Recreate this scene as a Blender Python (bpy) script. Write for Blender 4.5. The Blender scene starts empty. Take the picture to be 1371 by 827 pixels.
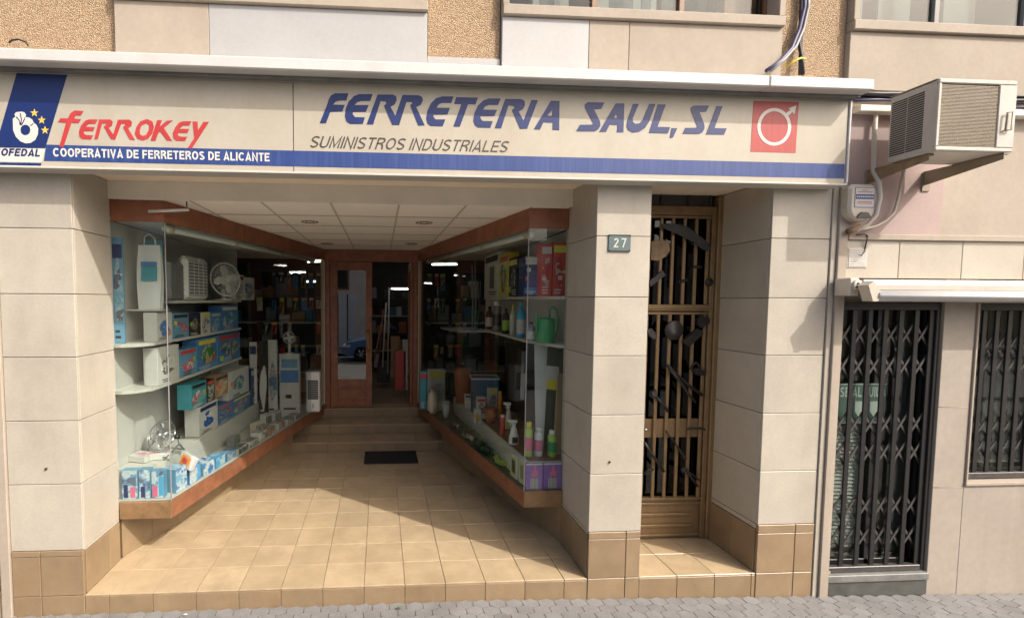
import bpy, bmesh, math, random
from mathutils import Vector, Matrix
from mathutils.geometry import tessellate_polygon
random.seed(7)
S = bpy.context.scene
COL = S.collection
R = math.radians

# ---------------------------------------------------------------- camera
FPX, CX, CY, PW, PH = 629.35, 548.53, 436.14, 1371.0, 827.0     # focal length and principal point in photo pixels
EYE = Vector((0.13036, -3.67835, 2.46862))
AX_R = Vector((0.99809, -0.061571, 0.004993))
AX_D = Vector((0.001507, -0.056533, -0.9984))
AX_F = Vector((0.061754, 0.9965, -0.056332))
cd = bpy.data.cameras.new('camera'); cam = bpy.data.objects.new('camera', cd); COL.objects.link(cam)
cd.sensor_fit = 'HORIZONTAL'; cd.sensor_width = 36; cd.lens = FPX / PW * 36
cd.shift_x = (PW / 2 - CX) / PW; cd.shift_y = (CY - PH / 2) / PW
cd.clip_start = .05; cd.clip_end = 400
m = Matrix((AX_R, -AX_D, -AX_F)).transposed().to_4x4(); m.translation = EYE
cam.matrix_world = m
S.camera = cam

# ---------------------------------------------------------------- sky, sun, exposure
SUN_TO = Vector((.826, -.667, 1.0)).normalized()
w = bpy.data.worlds.new('World'); S.world = w; w.use_nodes = True
nt = w.node_tree; bg = nt.nodes['Background']
sky = nt.nodes.new('ShaderNodeTexSky'); sky.sky_type = 'NISHITA'; sky.sun_disc = False
sky.sun_elevation = math.asin(SUN_TO.z); sky.sun_rotation = math.atan2(SUN_TO.x, SUN_TO.y)
sky.air_density = .8; sky.dust_density = 7.0; sky.ozone_density = 0
nt.links.new(sky.outputs[0], bg.inputs[0]); bg.inputs[1].default_value = .15
sl = bpy.data.lights.new('sun', 'SUN'); sl.energy = 2.7; sl.angle = R(.55); sl.color = (1, .95, .88)
so = bpy.data.objects.new('sun', sl); COL.objects.link(so)
so.rotation_euler = (-SUN_TO).to_track_quat('-Z', 'Y').to_euler(); so.location = (6, -6, 9)
S.view_settings.view_transform = 'Standard'; S.view_settings.look = 'None'
S.view_settings.exposure = .74; S.view_settings.gamma = 1; S.view_settings.use_curve_mapping = False
S.cycles.use_denoising = True
S.cycles.max_bounces = 10; S.cycles.transparent_max_bounces = 24; S.cycles.diffuse_bounces = 5
S.cycles.sample_clamp_indirect = 6

# ---------------------------------------------------------------- geometry of the photograph: pixel + real plane -> point
def ray(px, py):
    return AX_R * ((px - CX) / FPX) + AX_D * ((py - CY) / FPX) + AX_F
def at(px, py, X=None, Y=None, Z=None):
    d = ray(px, py)
    k = (X - EYE.x) / d.x if X is not None else (Y - EYE.y) / d.y if Y is not None else (Z - EYE.z) / d.z
    return EYE + d * k
def hit(px, py, A, B):                      # pixel on the upright plane over the plan line A-B
    d = ray(px, py); nx, ny = B[1] - A[1], A[0] - B[0]
    k = ((A[0] - EYE.x) * nx + (A[1] - EYE.y) * ny) / (d.x * nx + d.y * ny)
    return EYE + d * k

# ---------------------------------------------------------------- materials
MATS = {}
def mat(name, col, rough=.6, var=0., scale=6., bump=0., bscale=60., rand=0., metal=0., spec=.5, col2=None, stretch=None, coat=0., fine=0., dirt=0., dcol=(.25, .19, .12), dscale=2., dstretch=(1, 1, .35), dlo=.52):
    if name in MATS: return MATS[name]
    M = bpy.data.materials.new(name); M.use_nodes = True; MATS[name] = M
    t = M.node_tree; N = t.nodes; L = t.links; p = N['Principled BSDF']
    p.inputs['Roughness'].default_value = rough; p.inputs['Metallic'].default_value = metal
    p.inputs['Specular IOR Level'].default_value = spec
    if coat: p.inputs['Coat Weight'].default_value = coat; p.inputs['Coat Roughness'].default_value = .15
    c1 = (*col, 1); tc = N.new('ShaderNodeTexCoord'); mp = N.new('ShaderNodeMapping')
    L.new(tc.outputs['Object'], mp.inputs[0])
    if stretch: mp.inputs['Scale'].default_value = stretch
    oi = N.new('ShaderNodeObjectInfo')
    off = N.new('ShaderNodeVectorMath'); off.operation = 'SCALE'; off.inputs[0].default_value = (31, 17, 23)
    L.new(oi.outputs['Random'], off.inputs['Scale']); L.new(off.outputs[0], mp.inputs['Location'])
    src = None
    if var or col2:
        nz = N.new('ShaderNodeTexNoise'); nz.inputs['Scale'].default_value = scale; nz.inputs['Detail'].default_value = 6; nz.inputs['Roughness'].default_value = .62
        L.new(mp.outputs[0], nz.inputs[0])
        rp = N.new('ShaderNodeValToRGB'); rp.color_ramp.elements[0].position = .3; rp.color_ramp.elements[1].position = .72
        c2 = (*col2, 1) if col2 else (*[min(1, x * (1 + var)) for x in col], 1)
        c0 = (*[x * (1 - var) for x in col], 1)
        rp.color_ramp.elements[0].color = c0 if not col2 else c1; rp.color_ramp.elements[1].color = c2
        L.new(nz.outputs['Fac'], rp.inputs[0]); src = rp.outputs[0]
    if fine:
        fz = N.new('ShaderNodeTexNoise'); fz.inputs['Scale'].default_value = scale * 18; fz.inputs['Detail'].default_value = 3
        L.new(mp.outputs[0], fz.inputs[0])
        mr = N.new('ShaderNodeMapRange'); mr.inputs[3].default_value = 1 - fine; mr.inputs[4].default_value = 1 + fine; mr.inputs[1].default_value = .3; mr.inputs[2].default_value = .7
        L.new(fz.outputs['Fac'], mr.inputs[0])
        hm = N.new('ShaderNodeHueSaturation'); L.new(mr.outputs[0], hm.inputs['Value'])
        if src: L.new(src, hm.inputs['Color'])
        else: hm.inputs['Color'].default_value = c1
        src = hm.outputs[0]
    if rand:
        hs = N.new('ShaderNodeHueSaturation'); ma = N.new('ShaderNodeMapRange')
        ma.inputs[3].default_value = 1 - rand; ma.inputs[4].default_value = 1 + rand
        L.new(oi.outputs['Random'], ma.inputs[0]); L.new(ma.outputs[0], hs.inputs['Value'])
        if src: L.new(src, hs.inputs['Color'])
        else: hs.inputs['Color'].default_value = c1
        src = hs.outputs[0]
    if dirt:                                                        # irregular stains and run marks
        geo = N.new('ShaderNodeNewGeometry'); dm = N.new('ShaderNodeMapping'); dm.inputs['Scale'].default_value = dstretch; L.new(geo.outputs['Position'], dm.inputs[0])
        dn = N.new('ShaderNodeTexNoise'); dn.inputs['Scale'].default_value = dscale; dn.inputs['Detail'].default_value = 8; dn.inputs['Roughness'].default_value = .68; L.new(dm.outputs[0], dn.inputs[0])
        dr = N.new('ShaderNodeMapRange'); dr.inputs[1].default_value = dlo; dr.inputs[2].default_value = dlo + .22; dr.inputs[4].default_value = dirt; L.new(dn.outputs['Fac'], dr.inputs[0])
        dx = N.new('ShaderNodeMix'); dx.data_type = 'RGBA'; dx.inputs[7].default_value = (*dcol, 1); L.new(dr.outputs[0], dx.inputs[0])
        if src: L.new(src, dx.inputs[6])
        else: dx.inputs[6].default_value = c1
        src = dx.outputs[2]
    if src: L.new(src, p.inputs['Base Color'])
    else: p.inputs['Base Color'].default_value = c1
    if bump:
        nb = N.new('ShaderNodeTexNoise'); nb.inputs['Scale'].default_value = bscale; nb.inputs['Detail'].default_value = 4
        L.new(mp.outputs[0], nb.inputs[0]); b = N.new('ShaderNodeBump'); b.inputs['Strength'].default_value = bump; b.inputs['Distance'].default_value = .01
        L.new(nb.outputs['Fac'], b.inputs['Height']); L.new(b.outputs[0], p.inputs['Normal'])
    return M
def emis(name, col, s):
    M = bpy.data.materials.new(name); M.use_nodes = True; p = M.node_tree.nodes['Principled BSDF']
    p.inputs['Emission Color'].default_value = (*col, 1); p.inputs['Emission Strength'].default_value = s; p.inputs['Base Color'].default_value = (*col, 1)
    return M
def glass(name, tint=(.93, .96, .94), r0=.04):                 # thin pane: see-through plus Schlick reflection, the same from both sides
    M = bpy.data.materials.new(name); M.use_nodes = True; t = M.node_tree; N = t.nodes; L = t.links
    for n in list(N): N.remove(n)
    o = N.new('ShaderNodeOutputMaterial'); mx = N.new('ShaderNodeMixShader'); tr = N.new('ShaderNodeBsdfTransparent'); gl = N.new('ShaderNodeBsdfGlossy'); lw = N.new('ShaderNodeLayerWeight')
    tr.inputs[0].default_value = (*tint, 1); gl.inputs['Roughness'].default_value = .01; lw.inputs['Blend'].default_value = .5
    pw = N.new('ShaderNodeMath'); pw.operation = 'POWER'; pw.inputs[1].default_value = 5; L.new(lw.outputs['Facing'], pw.inputs[0])
    ma = N.new('ShaderNodeMath'); ma.operation = 'MULTIPLY_ADD'; ma.inputs[1].default_value = 1 - r0; ma.inputs[2].default_value = r0; L.new(pw.outputs[0], ma.inputs[0])
    L.new(ma.outputs[0], mx.inputs[0]); L.new(tr.outputs[0], mx.inputs[1]); L.new(gl.outputs[0], mx.inputs[2]); L.new(mx.outputs[0], o.inputs[0])
    MATS[name] = M
    return M
PRN = [0]
def printed(cols, scale=9., rough=.4, dist=.35):           # printed carton artwork: hard-edged patches of ink
    PRN[0] += 1
    M = bpy.data.materials.new('printed_card'); M.use_nodes = True
    t = M.node_tree; N = t.nodes; L = t.links; p = N['Principled BSDF']; p.inputs['Roughness'].default_value = rough
    tc = N.new('ShaderNodeTexCoord'); mp = N.new('ShaderNodeMapping'); mp.inputs['Location'].default_value = (PRN[0] * 3.7, PRN[0] * 1.9, PRN[0] * 5.3)
    L.new(tc.outputs['Object'], mp.inputs[0])
    nz = N.new('ShaderNodeTexNoise'); nz.inputs['Scale'].default_value = scale; nz.inputs['Detail'].default_value = 3; nz.inputs['Distortion'].default_value = dist
    L.new(mp.outputs[0], nz.inputs[0]); rp = N.new('ShaderNodeValToRGB'); r = rp.color_ramp; r.interpolation = 'CONSTANT'
    n = len(cols); lo, hi = .34, .66
    r.elements[0].position = 0; r.elements[0].color = (*cols[0], 1)
    r.elements[1].position = lo + (hi - lo) / n; r.elements[1].color = (*cols[1 % n], 1)
    for i in range(2, n):
        e = r.elements.new(lo + (hi - lo) * i / n); e.color = (*cols[i], 1)
    L.new(nz.outputs['Fac'], rp.inputs[0])
    n2 = N.new('ShaderNodeTexNoise'); n2.inputs['Scale'].default_value = scale * 7; n2.inputs['Detail'].default_value = 2; L.new(mp.outputs[0], n2.inputs[0])
    m2 = N.new('ShaderNodeMapRange'); m2.inputs[1].default_value = .35; m2.inputs[2].default_value = .65; m2.inputs[3].default_value = .75; m2.inputs[4].default_value = 1.15
    L.new(n2.outputs['Fac'], m2.inputs[0]); hs = N.new('ShaderNodeHueSaturation'); L.new(m2.outputs[0], hs.inputs['Value']); L.new(rp.outputs[0], hs.inputs['Color'])
    L.new(hs.outputs[0], p.inputs['Base Color'])
    return M

mat('slab', (.405, .37, .308), .38, .09, 2.6, .05, 40, .05, fine=.04, dirt=.30, dcol=(.25, .205, .155), dscale=2.2, dlo=.50)
mat('slab_overexposed', (.37, .366, .36), .5, .05, 2.5, .06, 30, .03, fine=.03, dirt=.25, dcol=(.33, .30, .25), dscale=1.8)  # exposure brightening put into the slab colour as a whiter tone
mat('mortar', (.30, .24, .17), .9, .2, 20)
mat('wall_cream', (.355, .302, .243), .8, .09, 1.6, .12, 14, 0, fine=.04, dirt=.28, dcol=(.27, .205, .15), dscale=1.7, dstretch=(1.3, 1, .5), dlo=.5)
mat('wall_lower', (.315, .274, .228), .75, .10, 1.1, .10, 10, 0, fine=.05, dirt=.35, dcol=(.21, .175, .135), dscale=2.0, dstretch=(1.6, 1, .3), dlo=.5)
mat('pink', (.36, .275, .255), .85, .08, 2.5, .12, 16, fine=.04, dirt=.4, dcol=(.42, .30, .25), dscale=2.5, dstretch=(1, 1, .6), dlo=.48)
mat('pebble_mortar', (.40, .27, .14), .9, .2, 30)
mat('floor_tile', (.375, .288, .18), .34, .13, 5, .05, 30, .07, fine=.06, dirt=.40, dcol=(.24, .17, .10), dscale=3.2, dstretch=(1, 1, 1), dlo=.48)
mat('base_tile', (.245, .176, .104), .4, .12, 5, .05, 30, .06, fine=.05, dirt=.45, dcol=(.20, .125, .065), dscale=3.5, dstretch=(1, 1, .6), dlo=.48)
mat('tread_tile', (.39, .29, .18), .4, .13, 5, .05, 30, .06, fine=.05, dirt=.4, dcol=(.2, .14, .085), dscale=3.2, dstretch=(1, 1, 1), dlo=.48)  # treads coloured lighter than the risers to offset the shade on them
mat('wood_side', (.205, .085, .042), .45, .3, 9, .08, 50, .08, fine=.15, dirt=.45, dcol=(.30, .15, .085), dscale=7, dstretch=(.5, .5, 2), dlo=.52)
mat('step_riser', (.225, .162, .096), .4, .13, 5, .05, 30, .06, fine=.05, dirt=.4, dcol=(.2, .14, .085), dscale=3.2, dstretch=(1, 1, 1), dlo=.48)  # risers coloured darker to offset the stronger light they catch
mat('grid_bar', (.50, .45, .39), .6)
mat('grout', (.33, .25, .165), .9, .2, 30)
mat('wood', (.245, .088, .042), .42, .3, 7, .05, 40, .06, stretch=(1, 1, 1), fine=.12)
mat('wood_base', (.195, .117, .054), .5, .32, 9, .08, 50, .08, fine=.15, dirt=.5, dcol=(.27, .16, .095), dscale=7, dstretch=(.5, .5, 2), dlo=.5)
mat('plaster', (.74, .69, .60), .85, .08, 3, .1, 20)
mat('soffit', (.80, .68, .52), .8, .08, 4)
mat('ceiling_tile', (.86, .80, .72), .85, .03, 6, .05, 120, .03)
mat('white_paint', (.60, .59, .57), .45, .04, 4)
mat('shelf_white', (.50, .485, .45), .45, .05, 5)
mat('marble_canopy', (.52, .51, .49), .35, .05, 2.2, fine=.03, dirt=.30, dcol=(.42, .38, .32), dscale=3, dstretch=(1.5, 1, .4), dlo=.5)
mat('case_wall', (.46, .45, .43), .5, .06, 4)
mat('ledge_top', (.16, .075, .04), .5, .25, 8)
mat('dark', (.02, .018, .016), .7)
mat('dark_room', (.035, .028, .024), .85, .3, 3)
mat('shop_floor_in', (.26, .20, .14), .5, .2, 3)
mat('bronze', (.235, .155, .076), .38, .12, 8, .02, 60, .04, metal=.25, dirt=.5, dcol=(.13, .08, .04), dscale=6, dstretch=(1, 1, .5), dlo=.5)
mat('iron', (.022, .019, .017), .45, .2, 20, metal=.3)
mat('iron_dull', (.045, .043, .042), .55, .25, 20, metal=.3)
mat('gate_black', (.018, .017, .017), .4, .2, 20, metal=.2)
mat('gate_grey', (.085, .08, .077), .45, .2, 20, metal=.5)
mat('sign_face', (.415, .38, .31), .42, .06, 1.4, fine=.03, dirt=.45, dcol=(.36, .30, .205), dscale=2.2, dstretch=(1.2, 1, .35), dlo=.45)
mat('sign_blue', (.018, .045, .18), .45, .16, 5, stretch=(14, 1, .6), dirt=.28, dcol=(.08, .13, .32), dscale=9, dstretch=(4, 1, .15), dlo=.45)
mat('sign_navy', (.007, .021, .115), .45, .08, 5, dirt=.2, dcol=(.02, .05, .2), dscale=6, dstretch=(4, 1, .3), dlo=.52)
mat('sign_red', (.42, .035, .035), .45, .08, 5, dirt=.3, dcol=(.6, .12, .10), dscale=6, dstretch=(2, 1, .5), dlo=.5)
mat('sign_redbox', (.37, .045, .042), .45, .14, 4, stretch=(8, 1, .5))
mat('sign_white', (.60, .575, .52), .45, .04, 5)
mat('sign_grey', (.06, .05, .045), .5)
mat('sign_yellow', (.75, .47, .08), .5)
mat('sign_edge', (.50, .48, .43), .4)
mat('stone_grey', (.16, .16, .15), .5, .25, 9, .1, 40)
mat('stone_dark', (.075, .078, .07), .4, .3, 8)
mat('paver', (.165, .162, .16), .85, .12, 9, .25, 60, .10, fine=.10, dirt=.45, dcol=(.09, .085, .08), dscale=2.4, dstretch=(1, 1, 1), dlo=.5)
mat('sand_joint', (.15, .14, .13), .95, .2, 30)
mat('asphalt', (.15, .145, .135), .9, .25, 8, .3, 120)
mat('ac_white', (.46, .43, .385), .45, .06, 5, fine=.03, dirt=.4, dcol=(.34, .28, .20), dscale=5, dstretch=(1, 1, .3), dlo=.52)
mat('ac_dirty', (.27, .225, .16), .5, .15, 5, fine=.05)
mat('awning_white', (.58, .565, .54), .35, .03, 4, dirt=.3, dcol=(.45, .38, .30), dscale=4, dstretch=(2, 1, .3), dlo=.5)
mat('awning_beige', (.50, .45, .38), .45, .05, 4, dirt=.35, dcol=(.3, .24, .17), dscale=5, dlo=.5)
mat('rust', (.24, .165, .095), .8, .3, 18)
mat('cable_black', (.015, .015, .018), .5)
mat('cable_blue', (.05, .04, .11), .5)
mat('cable_grey', (.25, .25, .25), .5)
mat('rubber', (.012, .012, .013), .9, .2, 60, .3, 200)
mat('chrome', (.62, .63, .64), .18, metal=1.0)
mat('brass', (.42, .27, .09), .35, metal=.8)
mat('card_white', (.52, .51, .49), .5, .05, 6)
mat('card_blue', (.06, .19, .42), .45, .15, 7)
mat('card_sky', (.12, .28, .43), .45, .15, 7)
mat('card_teal', (.05, .28, .34), .45, .15, 7)
mat('card_kraft', (.33, .21, .11), .8, .1, 10)
mat('plastic_white', (.68, .68, .66), .35)
mat('plastic_cream', (.55, .48, .36), .4)
mat('plastic_grey', (.20, .20, .20), .4)
mat('plastic_green', (.015, .24, .085), .35)
mat('plastic_dkgreen', (.03, .07, .03), .5, .3, 20)
mat('plastic_blue', (.02, .13, .22), .4)
mat('plastic_lblue', (.07, .35, .60), .35)
mat('plastic_red', (.50, .05, .04), .4)
mat('plastic_orange', (.70, .24, .04), .4)
mat('plastic_yellow', (.66, .56, .05), .4)
mat('plastic_black', (.02, .02, .02), .4)
mat('plastic_pink', (.62, .13, .25), .4)
mat('plastic_purple', (.21, .10, .38), .45, .15, 8)
mat('plastic_lime', (.34, .52, .08), .4)
mat('plastic_ivy', (.24, .36, .14), .45, .4, 30)
mat('terracotta', (.34, .12, .06), .7, .15, 9)
mat('board_green', (.045, .065, .035), .6)
mat('window_wood', (.20, .10, .045), .5, .25, 14)
mat('blind_grey', (.18, .19, .175), .7, .1, 5)
mat('poster_green', (.022, .055, .04), .5)
mat('poster_pale', (.17, .22, .19), .5)
mat('number_grey', (.085, .125, .125), .45, .1, 10)
mat('car_blue', (.045, .16, .36), .25, coat=.8)
mat('facade_far', (.75, .66, .53), .8, .1, 2)
mat('facade_white', (.70, .69, .66), .8, .06, 2)
mat('stone_rough', (.30, .235, .16), .9, .25, 9, .4, 25, .15)
mat('leaf', (.07, .11, .03), .5)
GL = glass('glass_clear'); GD = glass('glass_dim', (.74, .77, .75), .05); GB = glass('glass_dark', (.35, .37, .36), .05); GM = glass('glass_mirrored', (.42, .44, .43), .20)
TUBE = emis('lit_tube', (1, .96, .88), 5)

def pebble_mat():
    M = bpy.data.materials.new('pebble_dash'); M.use_nodes = True; t = M.node_tree; N = t.nodes; L = t.links; p = N['Principled BSDF']
    p.inputs['Roughness'].default_value = .85
    tc = N.new('ShaderNodeTexCoord'); v = N.new('ShaderNodeTexVoronoi'); v.inputs['Scale'].default_value = 120; v.inputs['Randomness'].default_value = 1
    L.new(tc.outputs['Object'], v.inputs[0])
    nz = N.new('ShaderNodeTexNoise'); nz.inputs['Scale'].default_value = 3; L.new(tc.outputs['Object'], nz.inputs[0])
    sep = N.new('ShaderNodeSeparateColor'); L.new(v.outputs['Color'], sep.inputs[0])
    rp = N.new('ShaderNodeValToRGB'); e = rp.color_ramp.elements
    e[0].color = (.42, .275, .155, 1); e[1].color = (.62, .47, .31, 1); k = e.new(.5); k.color = (.52, .36, .215, 1)
    L.new(sep.outputs[0], rp.inputs[0])
    mr = N.new('ShaderNodeMapRange'); mr.inputs[1].default_value = .0; mr.inputs[2].default_value = .75; mr.inputs[3].default_value = 1.08; mr.inputs[4].default_value = .55
    L.new(v.outputs['Distance'], mr.inputs[0])
    hs = N.new('ShaderNodeHueSaturation'); L.new(rp.outputs[0], hs.inputs['Color']); L.new(mr.outputs[0], hs.inputs['Value']); L.new(hs.outputs[0], p.inputs['Base Color'])
    b = N.new('ShaderNodeBump'); b.inputs['Strength'].default_value = 1; b.inputs['Distance'].default_value = .008; b.invert = True
    L.new(v.outputs['Distance'], b.inputs['Height']); L.new(b.outputs[0], p.inputs['Normal'])
    MATS['pebble'] = M
pebble_mat()
def perforated_mat():
    return mat('grille_dark', (.10, .082, .058), .6, .2, 20)
perforated_mat()

# ---------------------------------------------------------------- builders
ORG = {}                                                            # world origin of every object that parents others
def link(o, parent, world):
    COL.objects.link(o); world = Vector(world); ORG[o.name] = world
    if parent is not None:
        o.parent = parent; o.location = world - ORG[parent.name]
    else: o.location = world
    return o
def thing(name, label, cat, loc=(0, 0, 0), rotz=0., group=None):
    o = bpy.data.objects.new(name, None); o.empty_display_size = .05
    link(o, None, loc); o.rotation_euler = (0, 0, rotz); tag(o, label, cat, group); return o
def tag(o, label=None, cat=None, group=None, kind=None):
    if label: o['label'] = label
    if cat: o['category'] = cat
    if group: o['group'] = group
    if kind: o['kind'] = kind
    return o
def M_(m): return MATS[m] if isinstance(m, str) else m
def mk(name, verts, faces, m, parent=None, origin=None, smooth=False, local=False):
    vs = [Vector(v) for v in verts]
    if origin is None:
        origin = sum(vs, Vector()) / len(vs) if not local else Vector((0, 0, 0))
    origin = Vector(origin)
    me = bpy.data.meshes.new(name); me.from_pydata([v - origin for v in vs], [], faces)
    bm = bmesh.new(); bm.from_mesh(me); bmesh.ops.recalc_face_normals(bm, faces=bm.faces); bm.to_mesh(me); bm.free()
    if smooth:
        for p in me.polygons: p.use_smooth = True
    me.materials.append(M_(m))
    o = bpy.data.objects.new(name, me)
    if local:
        COL.objects.link(o); o.parent = parent; o.location = origin; ORG[o.name] = Vector((0, 0, 0)); return o
    return link(o, parent, origin)
BOX = {}
def boxmesh(sx, sy, sz, m, bev):
    k = (round(sx, 4), round(sy, 4), round(sz, 4), m if isinstance(m, str) else m.name, round(bev, 4))
    if k in BOX: return BOX[k]
    bm = bmesh.new(); bmesh.ops.create_cube(bm, size=1)
    bmesh.ops.scale(bm, vec=(sx, sy, sz), verts=bm.verts)
    if bev > 0: bmesh.ops.bevel(bm, geom=list(bm.edges), offset=min(bev, .45 * min(sx, sy, sz)), segments=1, affect='EDGES')
    me = bpy.data.meshes.new('piece'); bm.to_mesh(me); bm.free(); me.materials.append(M_(m)); BOX[k] = me
    return me
def box(name, x0, x1, y0, y1, z0, z1, m, parent=None, bev=.002):
    o = bpy.data.objects.new(name, boxmesh(abs(x1 - x0), abs(y1 - y0), abs(z1 - z0), m, bev))
    return link(o, parent, ((x0 + x1) / 2, (y0 + y1) / 2, (z0 + z1) / 2))
def lbox(name, parent, cx, cy, cz, sx, sy, sz, m, bev=.002, rot=None):   # in the parent's own axes
    o = bpy.data.objects.new(name, boxmesh(sx, sy, sz, m, bev)); COL.objects.link(o); o.parent = parent; o.location = (cx, cy, cz)
    if rot: o.rotation_euler = rot
    ORG[o.name] = Vector((0, 0, 0)); return o
def prism(name, pts, z0, z1, m, parent=None):
    n = len(pts); v = [(x, y, z0) for x, y in pts] + [(x, y, z1) for x, y in pts]
    f = [tuple(range(n)), tuple(range(n, 2 * n))] + [(i, (i + 1) % n, n + (i + 1) % n, n + i) for i in range(n)]
    return mk(name, v, f, m, parent)
def wallstrip(name, A, B, z0, z1, th, m, parent=None):               # upright board on plan line A-B, th to its left side
    d = Vector((B[0] - A[0], B[1] - A[1])).normalized(); n = Vector((-d.y, d.x)) * th
    return prism(name, [A, B, (B[0] + n.x, B[1] + n.y), (A[0] + n.x, A[1] + n.y)], z0, z1, m, parent)
def outline(name, loops, conv, depth, m, parent):                    # flat cut-out letter: loops of 2-D points -> world through conv
    L = [[Vector((a, b, 0)) for a, b in lp] for lp in loops]
    tris = tessellate_polygon(L); flat = [p for lp in L for p in lp]
    fr = [conv(p.x, p.y) for p in flat]; bk = [q + Vector(depth) for q in fr]; n = len(fr)
    faces = [tuple(t) for t in tris] + [tuple(n + i for i in reversed(t)) for t in tris]; k = 0
    for lp in L:
        c = len(lp); faces += [(k + i, k + (i + 1) % c, n + k + (i + 1) % c, n + k + i) for i in range(c)]; k += c
    return mk(name, fr + bk, faces, m, parent)
def tube(name, pts, r, m, parent=None, n=8, local=False, taper=None):
    P = [Vector(p) for p in pts]; V = []; F = []; up0 = None
    for i, p in enumerate(P):
        t = (P[min(i + 1, len(P) - 1)] - P[max(i - 1, 0)]).normalized()
        if up0 is None: a = t.orthogonal().normalized()
        else:
            a = up0 - t * up0.dot(t); a.normalize()
        up0 = a; b = t.cross(a); rr = r if taper is None else r * (1 + (taper - 1) * i / (len(P) - 1))
        V += [p + (a * math.cos(2 * math.pi * k / n) + b * math.sin(2 * math.pi * k / n)) * rr for k in range(n)]
    for i in range(len(P) - 1):
        F += [(i * n + k, i * n + (k + 1) % n, (i + 1) * n + (k + 1) % n, (i + 1) * n + k) for k in range(n)]
    F += [tuple(reversed(range(n))), tuple(range((len(P) - 1) * n, len(P) * n))]
    return mk(name, V, F, m, parent, smooth=True, local=local)
def lathe(name, prof, m, parent, loc=(0, 0, 0), n=24, local=True, axis='Z'):
    V = []; F = []
    for r, z in prof:
        for k in range(n):
            a = 2 * math.pi * k / n; x, y = r * math.cos(a), r * math.sin(a)
            v = {'Z': (x, y, z), 'Y': (x, z, y), 'X': (z, x, y)}[axis]; V.append(Vector(v) + Vector(loc))
    for i in range(len(prof) - 1):
        F += [(i * n + k, i * n + (k + 1) % n, (i + 1) * n + (k + 1) % n, (i + 1) * n + k) for k in range(n)]
    F += [tuple(range(n)), tuple(range((len(prof) - 1) * n, len(prof) * n))]
    o = mk(name, V, F, m, parent, local=local)
    for p in o.data.polygons: p.use_smooth = len(p.vertices) == 4
    return o
def arc(cx, cy, rx, ry, a0, a1, n=10): return [(cx + rx * math.cos(R(a0 + (a1 - a0) * i / n)), cy + ry * math.sin(R(a0 + (a1 - a0) * i / n))) for i in range(n + 1)]
def font(t):                                                        # sans-serif capitals as strokes; t = stem width, cap height 1
    h = t / 2; H = 1 - h; G = {}
    G['I'] = (t, [[(h, 0), (h, 1)]])
    G['L'] = (.58, [[(h, 1), (h, h), (.58, h)]])
    G['E'] = (.62, [[(.62, H), (h, H), (h, h), (.62, h)], [(h, .52), (.56, .52)]])
    G['F'] = (.58, [[(.58, H), (h, H), (h, 0)], [(h, .50), (.53, .50)]])
    G['T'] = (.62, [[(0, H), (.62, H)], [(.31, H), (.31, 0)]])
    G['A'] = (.72, [[(h * .8, 0), (.36, 1 - h * .6), (.72 - h * .8, 0)], [(.15, .26), (.57, .26)]])
    G['V'] = (.70, [[(h * .8, 1), (.35, h * .6), (.70 - h * .8, 1)]])
    G['M'] = (.80, [[(h, 0), (h, 1 - h * .3), (.40, .12), (.80 - h, 1 - h * .3), (.80 - h, 0)]])
    G['N'] = (.70, [[(h, 0), (h, 1 - h * .3), (.70 - h, h * .3), (.70 - h, 1)]])
    G['O'] = (.78, [arc(.39, .5, .39 - h, .5 - h, 90, 450, 26)])
    G['Q'] = (.78, [arc(.39, .5, .39 - h, .5 - h, 90, 450, 26), [(.46, .26), (.76, -.02)]])
    G['C'] = (.74, [arc(.39, .5, .39 - h, .5 - h, 42, 318, 22)])
    G['D'] = (.70, [[(h, h), (.30, h)] + arc(.30, .5, .40 - h, .5 - h, -80, 80, 14) + [(.30, H), (h, H), (h, h)]])
    G['P'] = (.64, [[(h, 0), (h, H), (.38, H)] + arc(.38, .74, .26 - h, .26 - h, 80, -80, 10) + [(.38, .48), (h, .48)]])
    G['R'] = (.68, [[(h, 0), (h, H), (.40, H)] + arc(.40, .75, .26 - h, .25 - h, 80, -80, 10) + [(.40, .50), (h, .50)], [(.40, .47), (.56, .28), (.60, 0)]])
    G['U'] = (.70, [[(h, 1), (h, .34)] + arc(.35, .34, .35 - h, .34 - h, 180, 360, 14) + [(.70 - h, 1)]])
    G['S'] = (.66, [arc(.33, .735, .33 - h, .265 - h, 30, 180, 10) + arc(.33, .735, .33 - h, .265 - h, 180, 265, 5)[1:] + arc(.33, .265, .33 - h, .265 - h, 80, 0, 5) + arc(.33, .265, .33 - h, .265 - h, 0, -155, 10)[1:]])
    G['2'] = (.56, [arc(.28, .72, .28 - h, .28 - h, 165, -20, 12) + [(h, h), (.56, h)]])
    G['7'] = (.54, [[(0, H), (.54 - h * .4, H), (.20, 0)]])
    return G
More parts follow.
